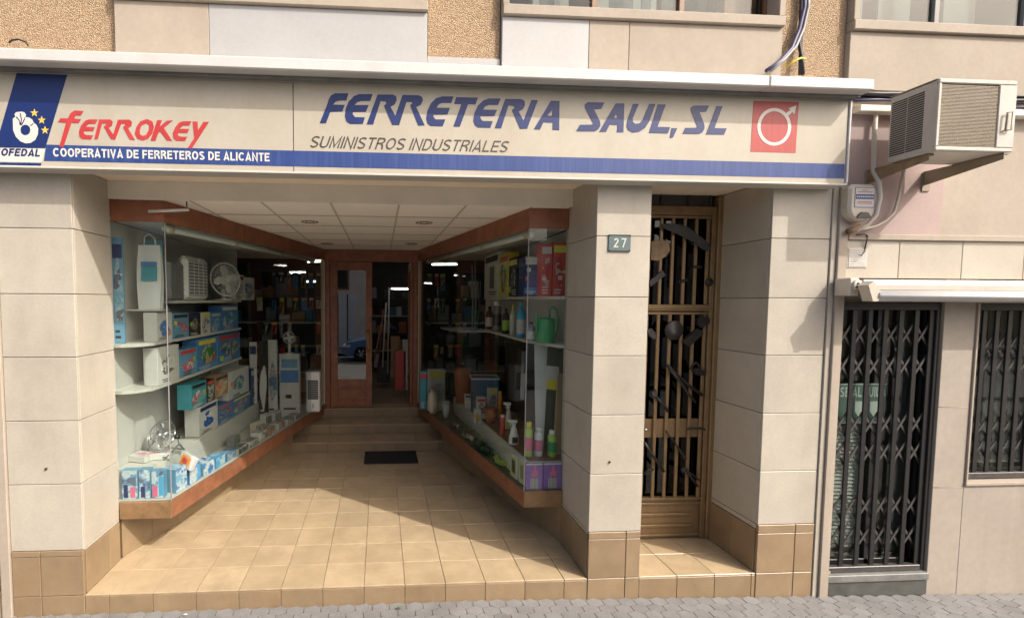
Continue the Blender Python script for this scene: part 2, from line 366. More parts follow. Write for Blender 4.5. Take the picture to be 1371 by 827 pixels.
def text(name, body, P0, width, cap, conv_axes, m, parent, shear=0., bold=.12, depth=.0012, gap=.13):
    """lettering built stroke by stroke: P0 baseline start, conv_axes = (right vector, up vector, outward normal)"""
    G = font(bold); U, W, Nn = conv_axes; pen = 0.; items = []; end = 0
    for ch in body:
        if ch == ' ': pen += .34; continue
        wd, st = G[ch]; items += [(pen, q) for q in st]; end = pen + wd; pen += wd + gap
    sx = width / end; V = []; F = []; h = bold / 2
    for k, (x0, pts) in enumerate(items):
        P = [Vector((x0 + a, b)) for a, b in pts]; closed = (P[0] - P[-1]).length < 1e-6; n = len(P) - 1 if closed else len(P); Lr = []
        for i in range(n):
            p = P[i]; a = P[(i - 1) % n] if (closed or i > 0) else None; b = P[(i + 1) % n] if (closed or i < n - 1) else None
            d0 = (p - a).normalized() if a is not None else (b - p).normalized(); d1 = (b - p).normalized() if b is not None else d0
            n0 = Vector((-d0.y, d0.x)); n1 = Vector((-d1.y, d1.x)); mm = (n0 + n1)
            mm = n0 if mm.length < .2 else mm.normalized(); mm = mm / max(.45, mm.dot(n0)); Lr.append((p + mm * h, p - mm * h))
        lift = depth + .00012 * (k % 5); base = len(V)
        for a, b in Lr:
            for q in (a, b):
                w2 = U * (q.x * sx + q.y * shear * cap) + W * (q.y * cap); V.append(w2 + Nn * lift); V.append(w2)
        for i in range(n if closed else n - 1):
            a = base + 4 * i; b = base + 4 * ((i + 1) % n)
            F += [(a, b, b + 2, a + 2), (a, a + 1, b + 1, b), (a + 2, b + 2, b + 3, a + 3)]
        if not closed:
            e = base + 4 * (n - 1); F += [(base, base + 2, base + 3, base + 1), (e, e + 1, e + 3, e + 2)]
    me = bpy.data.meshes.new(name); me.from_pydata(V, [], F); me.materials.append(M_(m))
    bm = bmesh.new(); bm.from_mesh(me); bmesh.ops.recalc_face_normals(bm, faces=bm.faces); bm.to_mesh(me); bm.free()
    return link(bpy.data.objects.new(name, me), parent, P0)
UX, UZ, NY = Vector((1, 0, 0)), Vector((0, 0, 1)), Vector((0, -1, 0))

# ================================================================ STRUCTURE
def gz(x):                                                           # the street falls a little towards the right
    return .018 if x <= 1 else .018 - .0232 * (x - 1)
# ---- ground
def sheet(name, xs, y0, y1, dz, m, drop=None):
    V = []; F = []
    for i, x in enumerate(xs): V += [(x, y0, gz(x) + dz), (x, y1, gz(x) + dz)]
    for i in range(len(xs) - 1): F.append((2 * i, 2 * i + 2, 2 * i + 3, 2 * i + 1))
    o = mk(name, V, F, m); tag(o, kind='structure'); return o
XS = [-60, -20, -6, -3, -1, 1, 3, 5, 8, 20, 60]
sheet('ground', XS, -60, 40, -.19, 'asphalt')
sheet('road', XS, -9.0, -1.62, -.145, 'asphalt')
pv = sheet('pavement', XS, -1.5, .30, -.012, 'sand_joint')
pf = sheet('paving_field', XS, -1.49, -.46, -.004, 'paver'); pf.parent = pv; pf.location = pf.location - pv.location; pf['kind'] = 'stuff'
for i in range(12):
    x = -5 + i
    k = box('kerb_stone', x + .004, x + .996, -1.63, -1.49, gz(x) - .2, gz(x + .5) - .0, 'stone_grey', pv, .012)
sheet('far_pavement', XS, -12, -9.0, -.02, 'paver')
# hexagonal pavers, one by one near the shop front
hx, hy = .135, .105
hexm = None; cnt = 0
for j in range(0, 5):
    for i in range(-22, 47):
        x = i * hx + (j % 2) * hx / 2; y = -.055 - j * hy * .78
        if (x < -2.95 or x > 6.25) or (j > 1 and x < 0) or (j > 2 and x < 2.0): continue
        if hexm is None:
            P = [(-hx * .5, -hy * .22), (-hx * .12, -hy * .56), (hx * .5, -hy * .28), (hx * .5, hy * .22), (hx * .12, hy * .56), (-hx * .5, hy * .28)]
            P = [(a * .965, b * .95) for a, b in P]
            hexm = prism('paving_stone', [(x + a, y + b) for a, b in P], 0, .022, 'paver', pv); o = hexm
        else:
            o = hexm.copy(); COL.objects.link(o)
        o.location = Vector((x, y, gz(x) - .011 + random.uniform(-.0015, .0015))) - ORG[pv.name]
        o.rotation_euler = (random.uniform(-.006, .006), .0232 if x > 1 else 0, random.uniform(-.01, .01)); cnt += 1
# dry leaf and crumbs by the step
for px, py, nm, lab in ((535, 814, 'fallen_leaf', 'small green leaf lying on the pavement before the step'), (248, 823, 'paper_scrap', 'tiny white paper scrap on the pavement before the step')):
    q = at(px, py, Z=gz(0) + .012)
    d = .032 if 'leaf' in nm else .018
    tag(mk(nm, [q + Vector((-d, 0, .004)), q + Vector((-d * .3, d * .35, .010)), q + Vector((d, .01, .004)), q + Vector((0, -d * .4, .007)), q + Vector((0, 0, .013))],
       [(0, 1, 4), (1, 2, 4), (2, 3, 4), (3, 0, 4)], 'leaf' if 'leaf' in nm else 'card_white'), lab, 'leaf' if 'leaf' in nm else 'litter')

for i, (px, py) in enumerate(((1035, 804), (1044, 802), (1086, 803))):
    q = at(px, py, Z=gz(3.6) + .012); d = random.uniform(.006, .011)
    tag(mk('crumb', [q + Vector((-d, -d * .4, 0)), q + Vector((d * .6, -d * .6, 0)), q + Vector((d, d * .5, 0)), q + Vector((-d * .5, d * .7, 0)), q + Vector((0, 0, d * .8))], [(0, 1, 2, 3), (0, 1, 4), (1, 2, 4), (2, 3, 4), (3, 0, 4)], 'wall_lower'), 'pale plaster crumb on the pavement below the corner pilaster and divider', 'crumb', 'plaster crumbs on the pavement')

# ---- entrance floor
FZ = .165; T = .33
fl = tag(prism('entrance_floor', [(-2.9, .012), (4.0, .012), (4.0, 3.33), (-2.9, 3.33)], -.15, FZ - .012, 'grout'), kind='structure')
g = .0017
def tile(x0, x1, y0, y1, z1=FZ, z0=None, m='floor_tile', parent=fl, nm='tile'):
    return box(nm, x0 + g, x1 - g, y0 + g, y1 - g, (z1 - .014) if z0 is None else z0, z1 + random.uniform(-.0008, .0008), m, parent, .0025)
xs_pass = [-2.16] + [k * T for k in range(-6, 6)] + [1.845]
for j in range(11):
    y0 = 0 if j == 0 else j * T; y1 = min((j + 1) * T, 3.325)
    if y1 - y0 < .03: continue
    for a, b in zip(xs_pass, xs_pass[1:]):
        lim = -2.16 + (y1 - .5) * .285; limr = 1.845 - (y1 - .6) * .29
        if b < min(-1.0, lim) - .02 or a > max(1.0, limr) + .02: continue
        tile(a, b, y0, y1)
for a, b in zip(xs_pass, xs_pass[1:]):
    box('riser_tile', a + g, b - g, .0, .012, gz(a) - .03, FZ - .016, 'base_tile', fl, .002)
xn = [2.29, 2.62, 2.95, 3.275, 3.31]
for a, b in zip(xn, xn[1:]):
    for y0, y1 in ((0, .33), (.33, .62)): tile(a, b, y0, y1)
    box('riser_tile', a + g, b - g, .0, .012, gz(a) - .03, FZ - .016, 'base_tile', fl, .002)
# three steps up to the shop door
st = tag(prism('entrance_steps', [(-1.6, 3.345), (1.6, 3.345), (1.6, 4.6), (-1.6, 4.6)], .10, .30, 'grout'), kind='structure')
prism('step_core', [(-1.6, 3.795), (1.6, 3.795), (1.6, 4.6), (-1.6, 4.6)], .301, .452, 'grout', st)
prism('step_core', [(-1.6, 4.265), (1.6, 4.265), (1.6, 4.6), (-1.6, 4.6)], .453, .601, 'grout', st)
for k, (ya, yb, zt) in enumerate(((3.33, 3.78, .315), (3.78, 4.25, .465), (4.25, 4.62, .615))):
    for i in range(-5, 5):
        a, b = i * T + .0, (i + 1) * T
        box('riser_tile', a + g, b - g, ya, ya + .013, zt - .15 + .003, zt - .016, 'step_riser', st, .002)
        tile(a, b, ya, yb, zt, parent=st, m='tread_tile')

# ---- shop building
SB = thing('shop_building', 'cream slab-fronted shop building with pebble-dash upper piers and tiled base', 'building', (0, 0, 0))
rows = [.555, 1.045, 1.535, 2.02, 2.495, 2.98, 3.45]
def pilaster(x0, x1, depth, rows, capz, basez, faces, split):
    core = box('pilaster', x0 + .022, x1 - .022, .022, depth, -.1, 3.46, 'mortar', SB, 0)
    q = .0022
    zz = [capz] + rows[1:]
    for a, b in zip(zz, zz[1:]):
        j = random.uniform(-.0012, .0012)
        box('slab', x0, x1, j, .021, a + q, b - q, 'slab', core, .003)
        for f in faces:
            xa, xb = (x1 - .021, x1) if f > 0 else (x0, x0 + .021)
            box('slab', xa + j, xb + j, .0225, depth, a + q, b - q, 'slab', core, .003)
    cuts = [x0] + split + [x1]
    for a, b in zip(cuts, cuts[1:]):
        box('base_tile', a + q, b - q, -.004, .021, gz(a) - .03, FZ - q, 'base_tile', core, .003)
        box('base_tile', a + q, b - q, -.004, .021, FZ + q, basez - q, 'base_tile', core, .003)
        box('base_tile', a + q, b - q, -.006, .021, basez + q, capz - q, 'base_tile', core, .003)
    for f in faces:
        xa, xb = (x1 - .021, x1 + .004) if f > 0 else (x0 - .004, x0 + .021)
        ys = [.0225, .34, depth] if depth < .55 else [.0225, .30, depth]
        for a, b in zip(ys, ys[1:]):
            box('base_tile', xa, xb, a + q, b - q, FZ + .001, basez + .03 - q, 'base_tile', core, .003)
        box('slab', xa + (.004 if f < 0 else 0), xb - (.004 if f > 0 else 0), .0225, depth, basez + .03 + q, capz - q, 'slab', core, .003)
    return core
pilaster(-2.69, -2.16, .50, rows, .525, .478, (1,), [-2.48])
pilaster(1.845, 2.29, .62, rows, .56, .50, (-1, 1), [2.165])
pilaster(3.31, 3.815, .66, rows, .585, .51, (-1,), [3.645])
# white trim at the far left and stepped divider at the right
box('edge_trim', -2.765, -2.694, -.018, .05, -.05, 3.4, 'wall_cream', SB, .004)
box('divider_strip', 3.8185, 3.862, -.012, .06, -.12, 3.97, 'slab', SB, .003)
box('divider_strip', 3.865, 3.945, -.030, .06, -.12, 3.40, 'wall_cream', SB, .004)
# soffits, lintel
box('soffit', -2.70, 3.82, .0225, .62, 3.452, 3.60, 'soffit', SB, 0)
nL = 15
lv = []
for i in range(nL + 1):
    x = -2.158 + (1.843 + 2.158) * i / nL; z = 3.300 + random.uniform(-.004, .004); lv += [(x, .47, z), (x, .47, 3.4515), (x, .50, z), (x, .50, 3.4515)]
lf = []
for i in range(nL):
    a = 4 * i; b = a + 4; lf += [(a, b, b + 1, a + 1), (a + 2, a + 3, b + 3, b + 2), (a, a + 2, b + 2, b), (a + 1, b + 1, b + 3, a + 3)]
lf += [(0, 1, 3, 2), (4 * nL, 4 * nL + 2, 4 * nL + 3, 4 * nL + 1)]
mk('lintel', lv, lf, 'plaster', SB)
box('roof_slab', -6.0, 3.93, .02, 9.6, 3.62, 4.02, 'mortar', SB, 0)
# shell of the shop behind (dark interior)
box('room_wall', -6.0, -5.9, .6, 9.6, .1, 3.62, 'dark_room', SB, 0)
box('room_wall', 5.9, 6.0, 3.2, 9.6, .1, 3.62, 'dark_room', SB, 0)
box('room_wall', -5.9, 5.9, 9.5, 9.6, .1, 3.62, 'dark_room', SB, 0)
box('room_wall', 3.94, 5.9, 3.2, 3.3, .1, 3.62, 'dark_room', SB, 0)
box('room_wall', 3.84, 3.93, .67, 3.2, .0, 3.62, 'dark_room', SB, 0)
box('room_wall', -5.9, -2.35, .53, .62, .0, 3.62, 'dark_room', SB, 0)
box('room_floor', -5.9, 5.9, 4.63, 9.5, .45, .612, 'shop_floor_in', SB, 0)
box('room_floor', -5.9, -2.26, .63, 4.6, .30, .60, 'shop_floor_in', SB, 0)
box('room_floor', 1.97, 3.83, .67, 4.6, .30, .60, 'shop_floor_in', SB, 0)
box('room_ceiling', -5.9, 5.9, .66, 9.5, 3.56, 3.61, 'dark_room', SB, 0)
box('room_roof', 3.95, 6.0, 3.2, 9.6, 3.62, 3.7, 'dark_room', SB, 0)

# upper facade
box('upper_wall', -6.0, 3.94, .05, .25, 4.02, 4.60, 'mortar', SB, 0)
def pebble(x0, x1, z0=4.02, z1=6.3, y=.012): return box('pebble_pier', x0, x1, y, .05 if z1 < 4.7 else .25, z0, z1, 'pebble', SB, .004)
pebble(-6.0, -1.81); pebble(.485, 1.045, 4.318); pebble(3.31, 3.868)
box('pier_foot', .483, 1.047, -.002, .05, 4.02, 4.316, 'slab_overexposed', SB, .002)  # band whitened to carry the exposure brightening across the pier
def parapet(x0, x1, m): return box('parapet_slab', x0 + .0015, x1 - .0015, -.028, .05, 4.05, 4.618, m, SB, .003)
for x0, x1, m_ in ((-1.80, -1.13, 'wall_cream'), (-1.13, .48, 'slab_overexposed'), (1.05, 1.73, 'slab_overexposed'), (1.73, 2.05, 'wall_cream'), (2.05, 3.30, 'wall_cream')): parapet(x0, x1, m_)
box('upper_lintel', -6.0, 3.94, -.01, .25, 6.301, 6.9, 'wall_cream', SB, 0)
def upper_window(x0, x1, building, nm='window', npane=3, wood='window_wood'):
    wdw = box(nm, x0, x1, -.055, .06, 4.622, 4.700, 'wall_cream', building, .006)      # stone sill
    box('surround', x0, x0 + .05, -.045, .10, 4.702, 6.3, 'wall_cream', wdw, .004)
    box('surround', x1 - .05, x1, -.045, .10, 4.702, 6.3, 'wall_cream', wdw, .004)
    box('bottom_rail', x0 + .05, x1 - .05, .085, .13, 4.665, 4.735, wood, wdw, .003)
    step = (x1 - x0 - .1) / npane
    for i in range(npane + 1):
        c = x0 + .05 + i * step
        box('mullion', max(c - .022, x0 + .05), min(c + .022, x1 - .05), .08, .135, 4.737, 6.3, wood, wdw, .003)
    for i in range(npane):
        a = x0 + .05 + i * step
        box('pane', a + .022, a + step - .022, .104, .110, 4.735, 6.3, GD, wdw, 0)
    return wdw
upper_window(-1.80, .48, SB); upper_window(1.05, 3.30, SB)
# dark room behind the upper windows
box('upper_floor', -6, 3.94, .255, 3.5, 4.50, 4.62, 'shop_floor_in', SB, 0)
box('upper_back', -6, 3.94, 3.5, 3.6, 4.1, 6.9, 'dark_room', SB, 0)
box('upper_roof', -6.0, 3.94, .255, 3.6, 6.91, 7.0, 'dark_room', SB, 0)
# canopy
cpy = box('canopy', -6.0, 2.99, -.29, .048, 4.047, 4.128, 'marble_canopy', SB, .008)
box('canopy', 2.993, 3.815, -.29, .048, 4.047, 4.128, 'marble_canopy', SB, .008)
box('canopy_seal', -6.0, 3.80, -.20, .048, 4.032, 4.0465, 'stone_grey', SB, 0)

# ---- passage ceiling
ce = tag(box('passage_ceiling', -2.16, 1.845, .505, 4.40, 3.335, 3.45, 'dark_room', None, 0), kind='structure')
cxs = [-2.1, -1.495, -.9, -.305, .29, .885, 1.48, 1.84]
cys = [.505, 1.12, 1.765, 2.41, 3.055, 3.70, 4.34]
for a, b in zip(cxs, cxs[1:]):
    for c, d in zip(cys, cys[1:]):
        box('ceiling_tile', a + .006, b - .006, c + .011, d - .011, 3.300, 3.318, 'ceiling_tile', ce, .003)
for a in cxs[1:-1]:
    box('ceiling_rail', a - .010, a + .010, .506, 4.34, 3.2965, 3.2995, 'grid_bar', ce, 0)
for c in cys[1:-1]:
    for a, b in zip(cxs, cxs[1:]):
        box('ceiling_rail', a + .0105, b - .0105, c - .014, c + .014, 3.2950, 3.2993, 'grid_bar', ce, 0)
for (x, y), lab in zip(((-.635, 1.52), (.60, 1.46), (-.675, 3.52), (.59, 3.39)),
    ('round recessed ceiling lamp by the display of fans, nearer the street', 'round recessed ceiling lamp by the display of watering cans, nearer the street',
     'round recessed ceiling lamp over the steps by the closed door leaf', 'round recessed ceiling lamp over the steps by the open door leaf')):
    t = thing('ceiling_downlight', lab, 'ceiling lamp', (x, y, 3.30), 0, 'recessed lamps in the passage ceiling')
    lathe('ring', [(.055, .002), (.075, -.001), (.088, -.006), (.094, -.003), (.094, .002)], 'rust', t, n=24)
    lathe('bulb', [(.0, .0015), (.03, .0005), (.05, -.002), (.053, .0018)], 'iron_dull', t, n=20)

# ================================================================ SHOP SIGN
SG = thing('shop_sign', 'long white illuminated fascia sign with blue lettering and red ring emblem', 'sign', (0, -.14, 3.38))
YS = -.140
z0s, z1s = 3.396, 4.028
xp = [-4.2, -2.35, -.505, 3.772]
for a, b in zip(xp, xp[1:]):
    box('sign_panel', a + .002, b - .002, YS, -.10, z0s, z1s, 'sign_face', SG, .002)
box('sign_box', -4.2, 3.770, -.0995, .018, 3.385, 4.03, 'sign_edge', SG, 0)
box('sign_frame', -4.2, 3.788, -.150, -.001, 3.378, 3.3945, 'sign_edge', SG, .003)
box('sign_frame', 3.774, 3.790, -.152, -.001, 3.396, 4.031, 'white_paint', SG, .003)
box('sign_frame', -4.2, 3.788, -.146, -.101, 4.0295, 4.0315, 'sign_edge', SG, 0)
for x in (-2.35, -.505): box('panel_seam', x - .0018, x + .0018, -.1405, -.12, z0s, z1s, 'iron_dull', SG, 0)
def sconv(ox, oy, k, y):
    return lambda a, b: at(ox + a / k, oy + b / k, Y=y)
D1 = (0, .0012, 0)
def glyphs(name, shapes, ox, oy, k, m, y=-.1425):
    par = None
    for lp in shapes:
        if not isinstance(lp[0], list): lp = [lp]
        outline(name, lp, sconv(ox, oy, k, y), D1, m, SG)
# blue stripe with white lettering
sA, sB = at(59, 217.7, Y=-.1415), at(1131, 239, Y=-.1415)
ztop, zbot = 3.545, 3.432
xl0 = at(62, 199, Y=-.1415).x
mk('blue_stripe', [(xl0, -.1415, ztop), (3.765, -.1415, ztop), (3.765, -.1415, zbot), (xl0 - .02, -.1415, zbot), (xl0, -.1405, ztop), (3.765, -.1405, ztop), (3.765, -.1405, zbot), (xl0 - .02, -.1405, zbot)],
   [(0, 1, 2, 3), (7, 6, 5, 4), (0, 4, 5, 1), (1, 5, 6, 2), (2, 6, 7, 3), (3, 7, 4, 0)], 'sign_blue', SG)
a, b = at(71.5, 216.2, Y=-.142), at(361, 220.5, Y=-.142)
text('lettering', 'COOPERATIVA DE FERRETEROS DE ALICANTE', (a.x, -.142, 3.463), b.x - a.x, .060, (UX, UZ, NY), 'sign_white', SG, bold=.19)
a, b = at(413.7, 197, Y=-.142), at(678, 202.6, Y=-.142)
text('lettering', 'SUMINISTROS INDUSTRIALES', (a.x, -.1408, 3.570), b.x - a.x, .083, (UX, UZ, NY), 'sign_grey', SG, shear=.36, bold=.125)
# emblem banner at the left
k5 = 5.70
outline('emblem_banner', [[(130, 36), (518, 42), (345, 618), (-36, 611)]], sconv(0, 90, k5, -.1415), D1, 'sign_navy', SG)
MATS['sign_navy'].node_tree.nodes['Principled BSDF'].inputs['Roughness'].default_value = .4
outline('name_plate', [[(-38, 618), (343, 624), (315, 728), (-66, 720)]], sconv(0, 90, k5, -.1415), D1, 'sign_white', SG)
outline('banner_foot', [[(-68, 726), (316, 733), (306, 766), (-78, 758)]], sconv(0, 90, k5, -.1415), D1, 'sign_navy', SG)
a, b = at(-8.5, 212.5, Y=-.142), at(53.5, 213.2, Y=-.142)
text('lettering', 'COFEDAL', (a.x, -.1427, 3.462), b.x - a.x, .050, (UX, UZ, NY), 'sign_navy', SG, shear=.22, bold=.19)
hand = [(98, 392), (118, 380), (110, 362), (122, 345), (145, 342), (165, 340), (185, 345), (197, 362), (195, 382), (222, 385), (245, 400), (257, 425), (278, 440), (291, 470), (288, 515), (268, 555), (235, 578), (195, 582), (155, 566), (120, 530), (100, 480)]
hole = [(193 + 39 * math.cos(t * .5236), 480 + 41 * math.sin(t * .5236)) for t in range(12)]
outline('hand_emblem', [hand, hole], sconv(0, 90, k5, -.1428), D1, 'sign_white', SG)
for pts in ([(125, 380), (148, 405), (155, 442)], [(155, 352), (165, 400), (158, 440)], [(192, 385), (180, 412), (165, 442)], [(230, 442), (240, 445), (254, 428)]):
    P = [sconv(0, 90, k5, -.1434)(*p) for p in pts]; tube('finger_line', P, .0028, 'sign_navy', SG, 5)
for cx_, cy_ in ((262, 350), (318, 405), (343, 482)):
    s5 = [(cx_ + (32 if i % 2 == 0 else 13) * math.sin(i * math.pi / 5), cy_ - (33 if i % 2 == 0 else 13) * math.cos(i * math.pi / 5)) for i in range(10)]
    outline('star', [s5], sconv(0, 90, k5, -.1428), D1, 'sign_yellow', SG)
# large blue name
F1 = [[(100, 380), (178, 185), (190, 140), (215, 98), (255, 77), (392, 77), (372, 150), (300, 150), (262, 160), (235, 192), (355, 195), (330, 262), (208, 265), (163, 382)],
      [(640, 85), (615, 155), (520, 155), (482, 167), (455, 197), (600, 197), (570, 265), (437, 268), (437, 292), (460, 320), (560, 322), (540, 388), (410, 388), (372, 362), (358, 310), (365, 230), (395, 160), (450, 105), (500, 85)],
      [(578, 393), (690, 90), (845, 90), (880, 108), (886, 145), (865, 190), (822, 215), (870, 305), (945, 94), (1110, 97), (1145, 115), (1152, 150), (1130, 195), (1085, 218), (1170, 403), (1105, 405), (1022, 200), (1045, 178), (1038, 165), (985, 165), (910, 400), (840, 398), (755, 205), (780, 180), (772, 160), (720, 157), (645, 393)]]
F2 = [[(270, 103), (248, 165), (160, 165), (125, 180), (105, 212), (235, 213), (210, 277), (75, 280), (75, 300), (95, 325), (190, 325), (165, 390), (50, 388), (18, 365), (5, 320), (15, 245), (50, 170), (100, 120), (160, 103)],
      [(295, 110), (505, 115), (482, 180), (410, 178), (330, 395), (268, 393), (345, 178), (275, 175)],
      [(725, 123), (700, 185), (610, 185), (575, 200), (555, 230), (690, 232), (665, 292), (530, 293), (530, 315), (550, 340), (648, 342), (625, 405), (505, 402), (475, 380), (460, 335), (470, 265), (505, 190), (560, 140), (610, 123)],
      [(668, 408), (770, 127), (920, 128), (955, 145), (960, 185), (940, 225), (898, 250), (945, 335), (1022, 137), (1085, 140), (980, 415), (912, 415), (833, 235), (858, 212), (852, 195), (800, 190), (730, 410)],
      [[(1045, 420), (1210, 145), (1293, 147), (1290, 428), (1225, 425), (1228, 355), (1138, 352), (1105, 422)], [(1222, 235), (1175, 288), (1222, 290)]]]
F3 = [[(40, 317), (72, 263), (170, 262), (182, 250), (115, 125), (112, 95), (135, 75), (275, 77), (250, 132), (190, 135), (240, 235), (243, 270), (225, 300), (195, 318)],
      [[(232, 322), (370, 85), (443, 85), (435, 325), (380, 325), (385, 265), (320, 262), (290, 322)], [(377, 165), (358, 205), (384, 205)]],
      [(565, 88), (512, 210), (515, 240), (535, 255), (570, 250), (595, 220), (650, 88), (703, 90), (650, 235), (615, 290), (565, 322), (510, 328), (472, 305), (460, 270), (468, 220), (515, 88)],
      [(722, 92), (788, 95), (720, 280), (825, 283), (805, 335), (648, 330)],
      [(836, 290), (884, 292), (848, 370), (822, 372)],
      [(928, 338), (950, 288), (1040, 288), (1050, 275), (995, 140), (1000, 115), (1020, 103), (1150, 103), (1125, 155), (1070, 157), (1110, 260), (1112, 295), (1095, 325), (1065, 340)],
      [(1212, 107), (1262, 108), (1195, 290), (1297, 293), (1275, 345), (1123, 343)]]
glyphs('letter', F1, 415, 115, 7.617, 'sign_navy'); glyphs('letter', F2, 570, 115, 7.216, 'sign_navy'); glyphs('letter', F3, 765, 125, 6.232, 'sign_navy')
# red name
F4 = [[(260, 55), (238, 92), (195, 92), (180, 118), (240, 122), (218, 155), (160, 153), (92, 355), (58, 352), (115, 152), (48, 147), (68, 115), (130, 117), (150, 75), (185, 50)],
      [(380, 125), (360, 160), (305, 160), (275, 187), (355, 188), (340, 222), (262, 222), (262, 240), (280, 255), (340, 257), (325, 290), (250, 288), (225, 265), (222, 225), (240, 175), (275, 135), (310, 125)],
      [(350, 290), (390, 125), (485, 125), (505, 145), (498, 175), (470, 195), (508, 250), (548, 127), (645, 127), (665, 145), (660, 180), (630, 195), (690, 297), (645, 293), (590, 190), (610, 172), (603, 160), (575, 160), (525, 292), (490, 290), (430, 185), (450, 170), (443, 158), (415, 158), (380, 290)],
      [[(790, 122), (835, 140), (848, 185), (835, 240), (800, 285), (755, 300), (710, 285), (688, 245), (700, 190), (735, 140)], [(785, 155), (808, 175), (805, 215), (780, 255), (750, 262), (730, 245), (730, 210), (745, 175)]],
      [(875, 130), (915, 130), (895, 185), (955, 135), (1005, 132), (930, 195), (1000, 303), (955, 300), (900, 225), (885, 235), (860, 303), (820, 300)],
      [(1160, 140), (1145, 175), (1090, 175), (1060, 203), (1142, 204), (1128, 237), (1048, 237), (1048, 255), (1065, 268), (1125, 270), (1108, 303), (1035, 302), (1010, 280), (1005, 240), (1025, 190), (1060, 150), (1095, 140)],
      [(1170, 142), (1212, 143), (1215, 215), (1262, 145), (1308, 145), (1165, 365), (1130, 363), (1185, 280)]]
glyphs('letter', F4, 70, 140, 6.232, 'sign_red')
# red square with the ring-and-arrow mark
k6 = 6.36
outline('red_square', [[(120, 66), (506, 76), (478, 508), (95, 498)]], sconv(990, 125, k6, -.1415), D1, 'sign_redbox', SG)
def ring(r1, r2): return [[(297 + r1[0] * math.cos(t * math.pi / 18), 286 + r1[1] * math.sin(t * math.pi / 18)) for t in range(36)], [(297 + r2[0] * math.cos(t * math.pi / 18), 286 + r2[1] * math.sin(t * math.pi / 18)) for t in range(36)]]
outline('ring_mark', ring((144, 160), (117, 133)), sconv(990, 125, k6, -.1428), D1, 'sign_white', SG)
outline('arrow_mark', [[(385, 178), (398, 190), (412, 196), (452, 160), (468, 178), (486, 104), (420, 128), (436, 142)]], sconv(990, 125, k6, -.1432), D1, 'sign_white', SG)

# ================================================================ NEIGHBOUR ON THE RIGHT
NB = thing('neighbour_building', 'cream and pink rendered building beside the shop with barred door and window', 'building', (5, 0, 0))
XR = 9.0
# lower wall pieces around door opening (3.955-4.875) and window opening (5.19-6.3)
box('wall', 4.878, 5.165, .0, .35, -.25, 2.66, 'wall_lower', NB, .003)
box('wall', 5.166, XR, .0, .35, -.3, .885, 'wall_lower', NB, .003)
box('wall', 6.35, XR, .0, .35, .886, 2.66, 'wall_lower', NB, .003)
box('wall', 3.9455, 4.877, .08, .35, 2.46, 2.66, 'wall_lower', NB, 0)
box('wall', 5.166, 6.349, .05, .35, 2.46, 2.66, 'wall_lower', NB, 0)
for a, b in ((3.9465, 4.42), (4.42, 4.985), (4.985, 5.55), (5.55, 6.12), (6.12, 6.7), (6.7, 7.3)):
    box('slab', a + .0018, b - .0018, -.012, .30, 2.662, 2.972, 'slab', NB, .003)
box('ledge', 3.9465, XR, -.035, .30, 2.974, 3.020, 'wall_cream', NB, .004)
box('pink_render', 3.9465, 4.79, .0, .30, 3.0215, 3.985, 'pink', NB, 0)
box('wall', 4.7905, XR, .002, .30, 3.0215, 3.985, 'wall_cream', NB, 0)
box('ledge', 3.9465, XR, -.07, .30, 3.986, 4.035, 'plaster', NB, .004)
box('recess', 3.9465, XR, .03, .30, 4.036, 4.165, 'mortar', NB, 0)
box('wall', 3.8685, XR, -.028, .30, 4.166, 4.618, 'wall_cream', NB, .003)
upper_window(3.872, 7.2, NB, npane=4, wood='plastic_grey')
box('upper_lintel', 3.945, XR, -.01, .30, 6.301, 6.9, 'wall_cream', NB, 0)
box('wall', 7.21, XR, -.01, .30, 4.62, 6.3, 'wall_cream', NB, 0)
box('upper_floor', 3.96, XR, .305, 3.1, 4.45, 4.58, 'shop_floor_in', NB, 0)
box('upper_back', 3.96, XR, 2.5, 2.6, 4.6, 6.9, 'dark_room', NB, 0)
box('upper_roof', 3.96, XR, .305, 3.1, 6.6, 6.7, 'dark_room', NB, 0)
box('upper_side', 3.96, 4.0, .305, 2.5, 4.6, 6.6, 'dark_room', NB, 0)
# room behind the barred openings
box('room_back', 3.96, XR, 1.6, 1.7, -.2, 2.9, 'dark_room', NB, 0)
box('room_floor', 3.96, XR, .36, 1.6, -.1, .06, 'shop_floor_in', NB, 0)
box('room_ceiling', 3.96, XR, .36, 1.6, 2.70, 2.8, 'dark_room', NB, 0)
box('room_side', 3.95, 3.99, .36, 1.6, .06, 2.7, 'dark_room', NB, 0)
# door sill of grey stone
box('door_sill', 3.948, 4.876, -.022, .36, .068, .128, 'stone_grey', NB, .004)
box('sill_base', 3.948, 4.876, -.008, .30, -.14, .066, 'stone_dark', NB, .002)
tube('plaster_joint', [(4.88, -.0005, 1.575), (5.165, -.0005, 1.57)], .0025, 'mortar', NB, 5); tube('plaster_joint', [(4.88, -.0005, .875), (5.165, -.0005, .872)], .0025, 'mortar', NB, 5)

